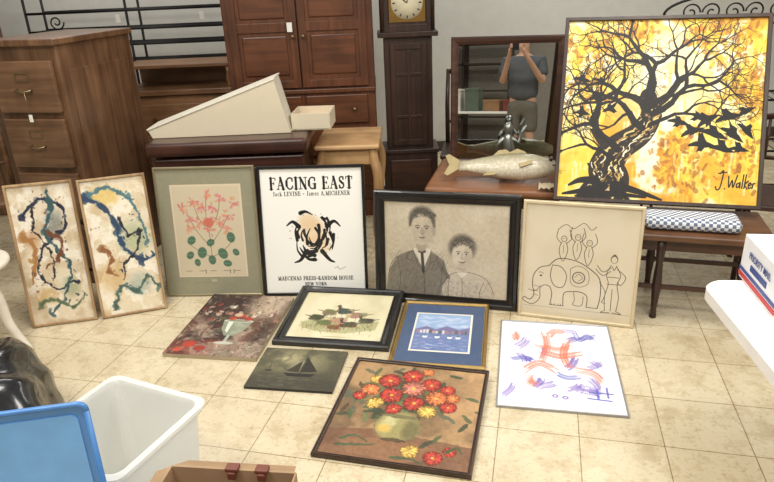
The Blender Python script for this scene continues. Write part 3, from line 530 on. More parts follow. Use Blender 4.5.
# ------------------------------------------------------------------ room
def structure(o): o['kind']='structure';return o
fm=bpy.data.materials.new('vinyl_tile');fm.use_nodes=True;nt=fm.node_tree;b=nt.nodes['Principled BSDF']
tc=nt.nodes.new('ShaderNodeTexCoord');mp=nt.nodes.new('ShaderNodeMapping');mp.inputs['Rotation'].default_value=(0,0,R(14));mp.inputs['Location'].default_value=(.1,.07,0)
bk=nt.nodes.new('ShaderNodeTexBrick');bk.offset=0;bk.inputs['Scale'].default_value=1;bk.inputs['Brick Width'].default_value=.305;bk.inputs['Row Height'].default_value=.305;bk.inputs['Mortar Size'].default_value=.0018;bk.inputs['Mortar Smooth'].default_value=0;bk.inputs['Bias'].default_value=0
bk.inputs['Color1'].default_value=srgb((216,204,176));bk.inputs['Color2'].default_value=srgb((209,196,167));bk.inputs['Mortar'].default_value=srgb((138,116,80))
L=nt.links.new
def nzr(scale,det,p0,p1,c0,rough=.6):
    n=nt.nodes.new('ShaderNodeTexNoise');n.inputs['Scale'].default_value=scale;n.inputs['Detail'].default_value=det;n.inputs['Roughness'].default_value=rough
    r=nt.nodes.new('ShaderNodeValToRGB');r.color_ramp.elements[0].position=p0;r.color_ramp.elements[0].color=c0;r.color_ramp.elements[1].position=p1;r.color_ramp.elements[1].color=(1,1,1,1)
    L(tc.outputs['Object'],n.inputs['Vector']);L(n.outputs['Fac'],r.inputs['Fac']);return n,r
def mul(a,b_,f):
    m=nt.nodes.new('ShaderNodeMix');m.data_type='RGBA';m.blend_type='MULTIPLY';m.inputs[0].default_value=f;L(a,m.inputs[6]);L(b_,m.inputs[7]);return m.outputs[2]
L(tc.outputs['Object'],mp.inputs['Vector']);L(mp.outputs['Vector'],bk.inputs['Vector'])
n1,r1=nzr(2.2,6,.3,.6,(.78,.73,.64,1));n2,r2_=nzr(60,3,.34,.44,(.66,.6,.5,1));n3,r3=nzr(9,9,.36,.52,(.76,.70,.60,1),.7)
o1=mul(bk.outputs['Color'],r1.outputs['Color'],.8);o1=mul(o1,r3.outputs['Color'],.8);o1=mul(o1,r2_.outputs['Color'],.6);L(o1,b.inputs['Base Color'])
rr=nt.nodes.new('ShaderNodeMapRange');rr.inputs['To Min'].default_value=.14;rr.inputs['To Max'].default_value=.42;L(n3.outputs['Fac'],rr.inputs['Value']);L(rr.outputs[0],b.inputs['Roughness'])
structure(obj('floor',[(-4.5,-5,0),(4.5,-5,0),(4.5,6.3,0),(-4.5,6.3,0)],[(0,1,2,3)],fm))
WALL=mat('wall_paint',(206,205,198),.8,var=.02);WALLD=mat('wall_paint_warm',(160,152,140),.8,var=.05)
structure(box('wall_back',(0,6.35,1.5),(9,.1,3),WALL,None,0));structure(box('wall_left',(-4.55,.65,1.5),(.1,11.3,3),WALLD,None,0))
structure(box('wall_right',(4.55,.65,1.5),(.1,11.3,3),WALL,None,0));structure(box('wall_front',(0,-5.05,1.5),(9,.1,3),WALLD,None,0))
structure(box('baseboard_back',(0,6.29,.05),(9,.02,.1),mat('vinyl_base',(70,60,52),.6),None,.003))
# ------------------------------------------------------------------ file cabinet
e=thing('file_cabinet','four drawer brown oak file cabinet with brass pulls','cabinet',(-1.84,3.90,0),-13)
w,d,h=.44,.70,1.42
boxes('body',[((0,.01,h/2-.01),(w,d-.02,h-.04)),((0,0,h-.02),(w+.03,d+.03,.035)),((0,0,.04),(w+.02,d+.02,.08))],W_CAB,e,.006)
boxes('side_panel',[((w/2+.004,0,.7),(.006,d-.16,1.1))],W_CAB,e,.002)
DBR=mat('aged_brass',(140,122,92),.4,.8)
for i in range(4):
    zc=.24+i*.31
    dr=box('drawer',(0,-d/2,zc),(w-.06,.03,.275),W_CABX,e,.006)
    boxes('label_holder',[((0,-d/2-.018,zc+.075),(.08,.004,.006)),((0,-d/2-.018,zc+.035),(.08,.004,.006)),((-.04,-d/2-.018,zc+.055),(.006,.004,.046)),((.04,-d/2-.018,zc+.055),(.006,.004,.046))],DBR,dr,.001)
    tubes('handle',[([(-.045,-d/2-.015,zc-.01),(-.045,-d/2-.035,zc-.015),(0,-d/2-.042,zc-.022),(.045,-d/2-.035,zc-.015),(.045,-d/2-.015,zc-.01)],.006)],DBR,dr)
tubes('key_string',[([(.02,-d/2-.05,1.15),(.025,-d/2-.052,1.10),(.015,-d/2-.05,1.06),(.025,-d/2-.05,1.03)],.0025)],DBR,e)
boxes('key_tag',[((.025,-d/2-.05,1.01),(.022,.003,.04))],PAPER,e,.001)
# ------------------------------------------------------------------ chest
e=thing('wooden_chest','dark mahogany low chest with rounded top, behind leaning pictures','chest',(-.90,3.86,0),-1)
boxes('body',[((0,0,.36),(.88,.44,.70)),((0,0,.04),(.92,.48,.08))],W_CHEST,e,.008)
box('lid',(0,0,.77),(.94,.50,.085),W_CHEST,e,.025,seg=4)
for sx in(-1,1): box('front_panel',(sx*.21,-.222,.4),(.35,.012,.5),W_DARKX,e,.005)
tubes('handle',[([(-.05,-.225,.62),(-.05,-.25,.6),(.05,-.25,.6),(.05,-.225,.62)],.005)],BRASS,e)
e=thing('display_lid','smooth cream wedge shaped panel lid resting on dark chest','display case',(-.90,3.86,.815),0)
CL=mat('cream_light',(238,232,214),.4,var=.01)
poly=[(-.46,.0),(.36,.0),(.29,.31),(-.48,.045)]
prism('side_panel',poly,-.10,-.088,CREAM,e);prism('side_panel',poly,.09,.102,CREAM,e)
obj('top_panel',[(-.485,-.105,.047),(.295,-.105,.313),(.295,.107,.313),(-.485,.107,.047),(-.485,-.105,.057),(.295,-.105,.323),(.295,.107,.323),(-.485,.107,.057)],[(0,1,2,3),(4,5,6,7),(0,1,5,4),(1,2,6,5),(2,3,7,6),(3,0,4,7)],CL,e)
obj('end_panel',[(.36,-.1,0),(.36,.102,0),(.29,.102,.31),(.29,-.1,.31)],[(0,1,2,3)],CL,e)
e=thing('wooden_tray','shallow cream tray with brown wood lining','tray',(-.415,3.92,.815),-4)
boxes('body',[((0,0,.005),(.23,.24,.01)),((-.113,0,.05),(.006,.24,.1)),((.113,0,.05),(.006,.24,.1)),((0,.117,.05),(.22,.006,.1)),((0,-.117,.05),(.22,.006,.1))],CREAM,e,.001)
box('lining',(0,0,.03),(.215,.225,.04),W_LIGHT,e,.001)
e=thing('end_table','light maple end table with curved cabriole legs','table',(-.21,4.08,0),-3)
box('table_top',(0,0,.69),(.40,.52,.028),W_LIGHT,e,.01,seg=3)
for c_,s_ in [((0,-.22,.625),(.32,.02,.10)),((0,.22,.625),(.32,.02,.10)),((-.16,0,.625),(.02,.42,.10)),((.16,0,.625),(.02,.42,.10))]: box('apron',c_,s_,W_LIGHT,e,.004)
for sx in(-1,1):
    for sy in(-1,1):
        P=cat([(sx*.155,sy*.215,.68),(sx*.165,sy*.225,.6),(sx*.185,sy*.245,.5),(sx*.17,sy*.235,.3),(sx*.155,sy*.225,.12),(sx*.18,sy*.245,.03),(sx*.185,sy*.25,.0)],5)
        n=len(P);tubes('leg',[(P,[np.interp(i/(n-1),[0,.3,.7,.85,1],[.026,.032,.017,.02,.026]) for i in range(n)],10)],W_LIGHTZ,e)
# ------------------------------------------------------------------ armoire
e=thing('armoire','large cherry wood armoire with panelled doors and small drawers','armoire',(-.535,4.78,0),0)
w,d,h=1.0,.52,2.02
boxes('body',[((0,0,h/2),(w,d,h-.04)),((0,-.01,.06),(w+.04,d+.03,.12)),((0,-.01,.93),(w+.01,d+.02,.03))],W_ARM,e,.006)
boxes('cornice',[((0,-.01,h-.03),(w+.05,d+.04,.06)),((0,-.015,h+.02),(w+.09,d+.08,.04))],W_ARMX,e,.01)
for sx in(-1,1):
    x=sx*.23
    dr=boxes('door',[((x,-d/2-.006,1.45),(.45,.02,.98)),((x-.2,-d/2-.02,1.45),(.05,.016,.98)),((x+.2,-d/2-.02,1.45),(.05,.016,.98)),((x,-d/2-.0195,.985),(.352,.015,.05)),((x,-d/2-.0195,1.915),(.352,.015,.05)),((x,-d/2-.0195,1.36),(.352,.015,.06))],W_ARM,e,.002)
    for zz,hh in((1.175,.26),(1.64,.45)): box('door_panel',(x,-d/2-.018,zz),(.30,.014,hh),W_ARMX,dr,.008)
    lathe('knob',[(.006,0),(.006,.015),(.014,.022),(.012,.032),(0,.034)],DBR,dr,12,loc=(sx*.035,-d/2-.028,1.3),rot=(R(90),0,0))
for sx in(-1,1):
    for k,zz in enumerate((.80,.57,.33)):
        x=sx*.23;dr=box('drawer',(x,-d/2-.008,zz),(.43,.022,.2),W_ARMX,e,.008)
        for kx in (-.12,.12): lathe('knob',[(.006,0),(.006,.012),(.014,.02),(.01,.028),(0,.03)],DBR,dr,12,loc=(x+kx,-d/2-.018,zz),rot=(R(90),0,0))
box('price_tag',(-.05,-d/2-.045,1.36),(.035,.002,.06),PAPER,e,0)
# ------------------------------------------------------------------ grandfather clock
e=thing('grandfather_clock','tall dark walnut grandfather clock with square brass dial','clock',(.205,4.76,0),0)
boxes('base',[((0,0,.05),(.44,.30,.10)),((0,.01,.26),(.40,.27,.34)),((0,0,.445),(.42,.29,.03))],W_DARK,e,.006)
box('base_panel',(0,-.13,.26),(.30,.012,.24),W_DARKX,e,.006)
boxes('trunk',[((0,.01,.85),(.34,.24,.82)),((0,0,1.27),(.42,.29,.035))],W_DARK,e,.005)
dr=boxes('door',[((0,-.112,.85),(.26,.016,.72)),((-.11,-.124,.85),(.035,.012,.72)),((.11,-.124,.85),(.035,.012,.72)),((0,-.124,1.19),(.184,.011,.04)),((0,-.124,.51),(.184,.011,.04)),((0,-.124,.85),(.02,.01,.63)),((0,-.124,1.0),(.184,.009,.02)),((0,-.124,.7),(.184,.009,.02))],W_DARK,e,.002)
boxes('hood',[((0,.01,1.50),(.38,.25,.44)),((0,0,1.735),(.46,.31,.04)),((0,-.118,1.31),(.36,.02,.05)),((0,-.118,1.67),(.36,.02,.06)),((-.155,-.118,1.49),(.05,.02,.33)),((.155,-.118,1.49),(.05,.02,.33))],W_DARK,e,.004)
prism('pediment',[(-.22,1.755),(.22,1.755),(.20,1.82),(.1,1.84),(.05,1.9),(0,1.92),(-.05,1.9),(-.1,1.84),(-.20,1.82)],-.14,-.10,W_DARK,e)
for sx in(-1,1): tubes('column',[([(sx*.175,-.135,1.30),(sx*.175,-.135,1.70)],.013,12)],W_DARK,e)
dl=box('dial',(0,-.117,1.485),(.25,.006,.27),BRASS,e,.001)
df=lathe('dial_face',[(.108,0),(.108,.004),(0,.004)],mat('dial_cream',(232,222,190),.5),dl,40,loc=(0,-.120,1.475),rot=(R(90),0,0))
for i in range(12):
    a=i*math.pi/6;tubes('hour_mark',[([(.082*math.sin(a),-.126,1.475+.082*math.cos(a)),(.100*math.sin(a),-.126,1.475+.1*math.cos(a))],.0035,6)],BLACK,dl)
tubes('clock_hand',[([(0,-.128,1.475),(-.045,-.128,1.51)],.003,6)],BLACK,dl);tubes('clock_hand',[([(0,-.129,1.475),(.015,-.129,1.55)],.0025,6)],BLACK,dl)
# ------------------------------------------------------------------ mirror + low bench + fish
e=thing('low_bench','low brown wooden bench holding mirror and mounted fish','bench',(.70,3.78,0),-15)
box('bench_top',(0,0,.475),(.80,.66,.05),wood('bench_brown',(120,76,46),(166,112,72),axis='x'),e,.02,seg=3)
for sx in(-1,1):
    for sy in(-1,1): tubes('leg',[([(sx*.34,sy*.27,.46),(sx*.35,sy*.28,.25),(sx*.36,sy*.29,0)],[.03,.024,.018],10)],W_DARK,e)
for sy in(-1,1): box('apron',(0,sy*.26,.41),(.64,.02,.08),W_DARKX,e,.004)
a=R(-11.6);th=R(5.2);d_=Vector((math.cos(a),math.sin(a),0));n_=Vector((-d_.y,d_.x,0));up=Vector((0,0,math.cos(th)))+n_*math.sin(th);zz=d_.cross(up)
e=thing('wall_mirror','rectangular mirror in dark wood frame leaning on bench','mirror',(.77,3.93,.502))
e.matrix_world=Matrix(((d_.x,up.x,zz.x,.765),(d_.y,up.y,zz.y,3.93),(d_.z,up.z,zz.z,.502),(0,0,0,1)))
w,h,fw,fd=.68,.79,.045,.03
prof=[(0,0),(0,fd*.8),(fw*.2,fd),(fw*.6,fd*.9),(fw,fd*.6),(fw,0)];V=[];F=[]
for i,zc in prof: V+=[(-w/2+i,i,zc),(w/2-i,i,zc),(w/2-i,h-i,zc),(-w/2+i,h-i,zc)]
for j in range(len(prof)):
    k=(j+1)%len(prof)
    for q in range(4):F.append((j*4+q,j*4+(q+1)%4,k*4+(q+1)%4,k*4+q))
obj('frame',V,F,W_DARKX,e)
mm=mat('mirror_silver',(205,208,206),.0,1,var=0);o=obj('mirror_glass',[(-w/2+fw,fw,.014),(w/2-fw,fw,.014),(w/2-fw,h-fw,.014),(-w/2+fw,h-fw,.014)],[(0,1,2,3)],mm,e)
box('backing',(0,h/2,.005),(w-.06,h-.06,.008),W_DARK,e,0)
# fish
e=thing('mounted_fish','yellow green taxidermy fish lying on brown bench','fish',(.72,3.55,.535),-12)
e.rotation_euler=(R(-48),0,R(-12));e.scale=(1.08,1.3,1.25)
FM=bpy.data.materials.new('fish_skin');FM.use_nodes=True;nt=FM.node_tree;b=nt.nodes['Principled BSDF'];b.inputs['Roughness'].default_value=.4;b.inputs['Coat Weight'].default_value=.3
tc=nt.nodes.new('ShaderNodeTexCoord');vv=nt.nodes.new('ShaderNodeTexVoronoi');vv.inputs['Scale'].default_value=70;sp=nt.nodes.new('ShaderNodeSeparateXYZ');rr=nt.nodes.new('ShaderNodeValToRGB')
mr=nt.nodes.new('ShaderNodeMapRange');mr.inputs['From Min'].default_value=0;mr.inputs['From Max'].default_value=.13
rr.color_ramp.elements[0].color=srgb((232,222,194));rr.color_ramp.elements[1].color=srgb((130,122,76));rr.color_ramp.elements[0].position=.4;rr.color_ramp.elements[1].position=.95
mx=nt.nodes.new('ShaderNodeMix');mx.data_type='RGBA';mx.blend_type='MULTIPLY';mx.inputs[0].default_value=.35
nt.links.new(tc.outputs['Object'],sp.inputs[0]);nt.links.new(sp.outputs['Z'],mr.inputs['Value']);nt.links.new(mr.outputs[0],rr.inputs['Fac']);nt.links.new(tc.outputs['Object'],vv.inputs['Vector']);nt.links.new(rr.outputs['Color'],mx.inputs[6]);nt.links.new(vv.outputs['Distance'],mx.inputs[7]);nt.links.new(mx.outputs[2],b.inputs['Base Color'])
secs=[(-.27,.012,.03),(-.22,.016,.028),(-.14,.03,.045),(-.04,.045,.062),(.06,.052,.068),(.14,.048,.06),(.20,.038,.045),(.25,.022,.026),(.27,.008,.012)]
V=[];F=[];S=16
for x,ry,rz in secs:
    for k in range(S):
        a=2*math.pi*k/S;V.append((x,ry*math.cos(a),.068+rz*math.sin(a)))
for j in range(len(secs)-1):
    for k in range(S):
        A=j*S+k;B=j*S+(k+1)%S;F.append((A,B,B+S,A+S))
F.append(tuple(range(S)));F.append(tuple((len(secs)-1)*S+k for k in range(S)))
obj('body',V,F,FM,e,smooth=True)
FIN=mat('fish_fin',(176,158,112),.5)
prism('tail_fin',[(-.25,.06),(-.25,.085),(-.33,.13),(-.35,.12),(-.325,.07),(-.35,.02),(-.33,.01)],-.004,.004,FIN,e)
prism('dorsal_fin',[(-.1,.115),(-.06,.155),(-.02,.16),(0,.145),(.04,.165),(.08,.15),(.11,.12)],-.003,.003,FIN,e)
prism('belly_fin',[(-.1,.03),(-.14,.004),(-.08,.008),(-.05,.02)],-.02,-.014,FIN,e);prism('side_fin',[(.12,.07),(.05,.05),(.06,.03),(.12,.05)],-.056,-.05,FIN,e)
tubes('mouth',[([(.268,-.004,.064),(.25,-.024,.060),(.225,-.034,.058)],.003,6)],BLACK,e)
lathe('eye',[(0,-.006),(.007,-.004),(.01,0),(.007,.004),(0,.006)],BLACK,e,12,loc=(.215,-.036,.085),rot=(R(90),0,0))
e=thing('metal_figurine','tall silvery metal figurine standing in front of mirror','figurine',(.75,3.76,.5),-10);e.scale=(1.5,1.5,1.5)
BR=mat('pewter',(150,152,146),.3,.8)
lathe('base',[(.035,0),(.035,.015),(.025,.025),(.0,.026)],BR,e,20)
tubes('figure',[([(0,0,.02),(-.01,0,.06),(.008,0,.1),(0,0,.15),(0,0,.17)],[.022,.016,.024,.02,.01],12),([(0,0,.165),(0,0,.18),(0,0,.2),(0,0,.212)],[.008,.018,.018,.006],12),([(.015,0,.15),(.045,0,.13),(.05,0,.17),(.07,0,.2)],[.01,.008,.007,.005],8),([(-.015,0,.15),(-.045,0,.12),(-.03,0,.09)],[.01,.008,.006],8)],BR,e)
e=thing('crumpled_paper','crumpled cream paper on brown bench beside fish','paper',(.93,3.42,.501),-15)
V=[];F=[];n=10
for i in range(n):
    for j in range(n): V.append(((i/(n-1)-.5)*.13,(j/(n-1)-.5)*.09,.004+abs(math.sin(i*1.7+j*.9))*.022+rnd.random()*.01))
for i in range(n-1):
    for j in range(n-1): F.append((i*n+j,(i+1)*n+j,(i+1)*n+j+1,i*n+j+1))
obj('crumpled_sheet',V,F,mat('kraft_cream',(214,196,160),.8),e,smooth=True)
# ------------------------------------------------------------------ bench for the yellow painting
e=thing('wooden_bench','brown wooden bench with turned legs supporting yellow painting','bench',(1.37,3.00,0),-17)
box('seat',(0,0,.44),(1.0,.42,.035),wood('bench_seat',(90,60,40),(126,86,58),axis='x'),e,.012,seg=3)
for sx in(-1,0.02,1):
    for sy in(-1,1):
        P=[(sx*.45,sy*.17,.43),(sx*.45,sy*.17,.36),(sx*.455,sy*.172,.30),(sx*.46,sy*.175,.18),(sx*.465,sy*.178,.05),(sx*.465,sy*.178,0)]
        tubes('leg',[(P,[.022,.022,.016,.023,.014,.017],12)],W_DARK,e)
for sy in(-1,1):
    box('stretcher',(0,sy*.172,.17),(.90,.016,.025),W_DARKX,e,.004);box('apron',(0,sy*.17,.395),(.90,.018,.06),W_DARKX,e,.004)
CK=bpy.data.materials.new('gingham');CK.use_nodes=True;nt=CK.node_tree;b=nt.nodes['Principled BSDF'];b.inputs['Roughness'].default_value=.9
tc=nt.nodes.new('ShaderNodeTexCoord');ck=nt.nodes.new('ShaderNodeTexChecker');ck.inputs['Scale'].default_value=60;ck.inputs['Color1'].default_value=srgb((104,116,140));ck.inputs['Color2'].default_value=srgb((222,224,226));nt.links.new(tc.outputs['Object'],ck.inputs['Vector']);nt.links.new(ck.outputs['Color'],b.inputs['Base Color'])
e2=thing('seat_cushion','blue and white checked flat seat cushion on bench','cushion',(1.48,2.885,.459),-17)
box('cushion',(0,0,.032),(.43,.16,.062),CK,e2,.029,seg=5)
def scroll(cx,y,cz,r,turn=1.6,s=1,up=1,n=26):
    return [(cx+s*r*(1-t/ n*.82)*math.cos(t/n*turn*2*math.pi),y,cz+up*r*(1-t/n*.82)*math.sin(t/n*turn*2*math.pi)) for t in range(n)]
e=thing('bakers_rack','black wrought iron rack with scrolled arch top','rack',(2.15,3.85,0),-12)
L_=[([(sx*.45,sy,0),(sx*.45,sy,1.36 if sy>0 else .9)],.009,8) for sx in(-1,1) for sy in(-.15,.15)]
L_+=[([(-.45,sy,z),(.45,sy,z)],.007,8) for sy in(-.15,.15) for z in(.3,.6,.9)]+[([(sx*.45,-.15,z),(sx*.45,.15,z)],.007,8) for sx in(-1,1) for z in(.3,.6,.9)]
L_+=[([(-.45+.06*i,-.15,z),(-.45+.06*i,.15,z)],.003,6) for i in range(1,15) for z in(.3,.6,.9)]
tubes('rack_body',L_,IRON,e)
arc=[(.45*math.cos(t),.15,1.36+.12*math.sin(t)) for t in np.linspace(0,math.pi,24)]
tubes('arch',[(arc,.008,8)],IRON,e);tubes('top_bar',[([(-.45,.15,1.30),(.45,.15,1.30)],.006,8)],IRON,e)
for cx,s in((-.3,1),(-.18,-1),(-.06,1),(.06,-1),(.18,1),(.3,-1)): tubes('scroll',[(scroll(cx,.15,1.37,.055,1.4,s),.005,6)],IRON,e)
e=thing('bakers_rack','wide black wrought iron shelf rack against white wall','rack',(-1.95,5.6,0),0)
L_=[([(x,y,0),(x,y,1.9)],.011,8) for x in(-.85,-.05,.75) for y in(-.15,.15)]
for z in(.3,.7,1.08,1.22,1.34,1.48,1.62): L_+=[([(-.85,y,z),(.75,y,z)],.010,8) for y in(-.15,.15)]+[([(-.85,-.15+.05*k,z),(.75,-.15+.05*k,z)],.003,6) for k in range(1,6)]
tubes('rack_body',L_,IRON,e)
for cx,s in((-.62,1),): tubes('scroll',[(scroll(cx,-.15,1.41,.06,1.5,s,-1),.006,6)],IRON,e)
for tx in(-.12,.55): box('price_tag',(tx,-.165,1.42),(.035,.002,.06),PAPER,e,0)
# dresser back-left, cabinet far left
e=thing('dresser','brown wooden dresser with spindle posts behind cabinet','dresser',(-1.50,5.05,0),0)
boxes('body',[((0,0,.46),(.78,.4,.86)),((0,0,.915),(.84,.46,.04)),((0,0,.03),(.8,.42,.06))],W_MID,e,.006)
for k in range(3): 
    dr=box('drawer',(0,-.205,.2+k*.26),(.7,.02,.22),W_MID,e,.006)
    for kx in(-.2,.2): lathe('knob',[(.006,0),(.006,.012),(.015,.02),(0,.03)],BRASS,dr,12,loc=(kx,-.215,.2+k*.26),rot=(R(90),0,0))
for sx in(-1,1): tubes('spindle_post',[([(sx*.38,-.18,.93),(sx*.38,-.18,.96),(sx*.38,-.18,.99),(sx*.38,-.18,1.04),(sx*.38,-.18,1.08)],[.02,.012,.022,.012,.018],10)],W_MID,e)
boxes('top_shelf',[((0,0,1.10),(.82,.4,.025)),((0,.19,1.01),(.8,.02,.18))],W_MID,e,.004)
e=thing('wood_cabinet','tall brown wooden cabinet partly hidden behind file cabinet','cabinet',(-3.35,5.1,0),0)
boxes('body',[((0,0,.85),(.8,.45,1.68)),((0,0,1.71),(.86,.5,.04)),((0,0,.04),(.82,.47,.08))],W_CAB,e,.006)
for sx in(-1,1):
    dr=box('door',(sx*.19,-.23,.9),(.36,.02,1.5),W_CABX,e,.005);box('door_panel',(sx*.19,-.244,.9),(.25,.012,1.3),W_CAB,dr,.006)
def chair(loc,yaw,m,label,h=1.0):
    e=thing('side_chair',label,'chair',loc,yaw)
    box('seat',(0,0,.45),(.42,.4,.035),m,e,.012)
    for sx in(-1,1):
        tubes('leg',[([(sx*.18,-.17,.44),(sx*.185,-.175,0)],[.02,.014],10)],m,e)
        tubes('leg',[([(sx*.18,.18,.44),(sx*.185,.2,0)],[.02,.016],10)],m,e)
    tubes('backrest',[([(sx*.18,.18,.46),(sx*.185,.2,.75),(sx*.18,.24,h)],[.018,.016,.014],10) for sx in(-1,1)]+[([(-.18,.24,h-.02),(0,.25,h+.01),(.18,.24,h-.02)],.018,8),([(-.18,.2,.62),(.18,.2,.62)],.012,8)]+[([(x,.2,.62),(x,.24,h-.02)],.008,8) for x in(-.1,0,.1)],m,e)
    return e
chair((.64,4.55,0),-10,W_DARK,'dark wooden chair with spindle back beside clock')
chair((2.15,3.25,0),-25,W_DARKX,'dark wooden chair beside the yellow painting',.85)
chair((-2.5,3.85,0),35,W_MID,'honey brown wooden chair beside file cabinet')
# ------------------------------------------------------------------ right table + mail box
e=thing('folding_table','white plastic folding table with rounded corners','table',(.965,1.77,0),-6)
def rrect(x0,y0,x1,y1,r,n=6):
    P=[]
    for cx,cy,a0 in((x1-r,y1-r,0),(x0+r,y1-r,90),(x0+r,y0+r,180),(x1-r,y0+r,270)):
        for k in range(n+1):
            a=R(a0+90*k/n);P.append((cx+r*math.cos(a),cy+r*math.sin(a)))
    return P
P=rrect(0,-1.5,.76,0,.06);n=len(P)
V=[(x,y,.70) for x,y in P]+[(x,y,.735) for x,y in P]+[(x*.985+.005,y*.99-.005,.742) for x,y in P]
F=[tuple(range(n)),tuple(range(2*n,3*n))]+[(i+j*n,(i+1)%n+j*n,(i+1)%n+(j+1)*n,i+(j+1)*n) for i in range(n) for j in(0,1)]
obj('table_top',V,F,WHITE,e)
for y in(-.25,-1.25):
    tubes('leg',[([(.3,y,.70),(.3,y,.015),(.66,y,.015),(.66,y,.70)],.013,8)],mat('grey_steel',(130,130,132),.4,.7),e)
e=thing('mailing_box','white postal mailing box with red and blue stripes','box',(1.245,1.62,.742),-10)
boxes('carton',[((0,0,.07),(.36,.28,.14))],mat('white_card',(238,238,240),.6,var=.02),e,.003)
PR=mat('postal_red',(196,50,54),.5);PB=mat('postal_blue',(46,66,136),.5)
box('red_stripe',(-.1815,0,.016),(.002,.278,.014),PR,e,0);box('blue_stripe',(-.1815,0,.034),(.002,.278,.010),PB,e,0)
text('lettering','PRIORITY MAIL',.03,PB,e,(-.1825,.0,.085),.8,.0003,rot=(R(90),0,R(-90)))
box('blue_label',(-.1815,.0,.062),(.002,.12,.018),PB,e,0)
# ------------------------------------------------------------------ left foreground
PL=bpy.data.materials.new('milky_plastic');PL.use_nodes=True;nt=PL.node_tree;b=nt.nodes['Principled BSDF'];b.inputs['Base Color'].default_value=srgb((244,246,244));b.inputs['Roughness'].default_value=.3
tl=nt.nodes.new('ShaderNodeBsdfTranslucent');tl.inputs[0].default_value=srgb((246,248,246));ms=nt.nodes.new('ShaderNodeMixShader');ms.inputs[0].default_value=.45
tp=nt.nodes.new('ShaderNodeBsdfTransparent');m2=nt.nodes.new('ShaderNodeMixShader');m2.inputs[0].default_value=.25
nt.links.new(b.outputs[0],ms.inputs[1]);nt.links.new(tl.outputs[0],ms.inputs[2]);nt.links.new(ms.outputs[0],m2.inputs[1]);nt.links.new(tp.outputs[0],m2.inputs[2]);nt.links.new(m2.outputs[0],nt.nodes['Material Output'].inputs[0])
e=thing('storage_bin','translucent white plastic storage bin without lid','bin',(-.905,1.70,0),-25)
a_,b_,t_=.205,.20,.004
def ring(ax,by,z,r=.04): return [(x,y,z) for x,y in rrect(-ax,-by,ax,by,r,5)]
levels=[(a_-.04,b_-.04,.0),(a_-.035,b_-.035,.01),(a_-.008,b_-.008,.33),(a_-.008,b_-.008,.34),(a_+.008,b_+.008,.34),(a_+.01,b_+.01,.355),(a_-.012,b_-.012,.355),(a_-.014,b_-.014,.34),(a_-.042,b_-.042,.012)]
V=[];F=[]
for l in levels:V+=ring(*l)
n=len(V)//len(levels)
for j in range(len(levels)-1):
    for i in range(n):F.append((j*n+i,j*n+(i+1)%n,(j+1)*n+(i+1)%n,(j+1)*n+i))
F.append(tuple(range(n)));F.append(tuple((len(levels)-1)*n+i for i in range(n)))
obj('body',V,F,PL,e)
BL=mat('blue_plastic',(92,148,208),.35,var=.02)
e=thing('bin_lid','light blue plastic bin lid standing upright against bin','lid',(-1.035,1.30,0),8)
e.rotation_euler=(R(-3),0,R(9))
P=rrect(-.25,.0,.25,.67,.02)
def panel(P,y0,y1):
    n=len(P);return [(x,y0,z) for x,z in P]+[(x,y1,z) for x,z in P],[tuple(range(n)),tuple(range(n,2*n))]+[(i,(i+1)%n,(i+1)%n+n,i+n) for i in range(n)]
v,f=panel(P,0,.008);obj('panel',v,f,BL,e)
Pr=[(x,z+.011) if z<.01 else (x,z) for x,z in P+[P[0]]];tubes('rim',[([(x,-.004,z) for x,z in Pr],.008,8)],mat('blue_plastic_dark',(70,124,186),.35),e)
v,f=panel(rrect(-.225,.03,.225,.64,.02),-.004,0);obj('raised_centre',v,f,mat('blue_plastic_light',(112,168,222),.3),e)
KB=mat('cardboard',(160,130,98),.85);e=thing('cardboard_box','open brown cardboard box with folded flaps','box',(-.50,1.36,0),-8)
boxes('carton',[((0,0,.005),(.38,.26,.01)),((-.19,0,.165),(.006,.26,.33)),((.19,0,.165),(.006,.26,.33)),((0,.13,.165),(.38,.006,.33)),((0,-.13,.165),(.38,.006,.33))],KB,e,.001)
obj('flap',[(-.185,.133,.33),(.185,.133,.33),(.17,.20,.29),(-.17,.20,.29)],[(0,1,2,3)],KB,e);obj('flap',[(-.193,-.125,.33),(-.193,.125,.33),(-.232,.115,.32),(-.232,-.115,.32)],[(0,1,2,3)],KB,e)
for x in(.0,.09): boxes('clip',[((x,.13,.335),(.04,.03,.014)),((x,.115,.318),(.026,.01,.025))],mat('clip_red',(110,60,46),.4),e,.004)
# black garbage bag (left)
e=thing('garbage_bag','bulky glossy black plastic garbage bag beside storage bin','bag',(-1.60,1.96,0),-40)
BK=mat('black_bag',(18,18,20),.22,coat=.4,var=.01,bump=.12,scale=14)
V=[];F=[];nu,nv=72,34
br_=np.random.default_rng(3);ph=br_.random(12)*6.28
for j in range(nv):
    v=j/(nv-1);z=.42*math.sin(v*math.pi/2)**.9 if v<1 else .42
    rr_=(math.cos(v*math.pi/2)**.5) if v<1 else 0
    rr_*=1-.14*max(0,1-v*6)
    for i in range(nu):
        a=2*math.pi*i/nu
        f=1+.07*math.sin(3*a+ph[0]+v*3)+.05*math.sin(5*a+ph[1]-v*5)+.035*abs(math.sin(8*a+ph[2]+v*9))+.02*abs(math.sin(15*a+ph[4]-v*13))
        zz_=z*(1+.08*math.sin(2*a+ph[3])*(v>.1)*(1-v)+.06*math.sin(6*a+v*11+ph[5])*v*(1-v)*3)
        V.append((.43*rr_*f*math.cos(a),.33*rr_*f*math.sin(a),max(0,zz_)))
for j in range(nv-1):
    for i in range(nu):F.append((j*nu+i,j*nu+(i+1)%nu,(j+1)*nu+(i+1)%nu,(j+1)*nu+i))
F.append(tuple(range(nu)));obj('sack',V,F,BK,e,smooth=True)
tubes('knot',[([(0,0,.41),(0,0,.43),(.01,0,.44),(.03,.01,.47)],[.03,.018,.02,.04],10)],BK,e)
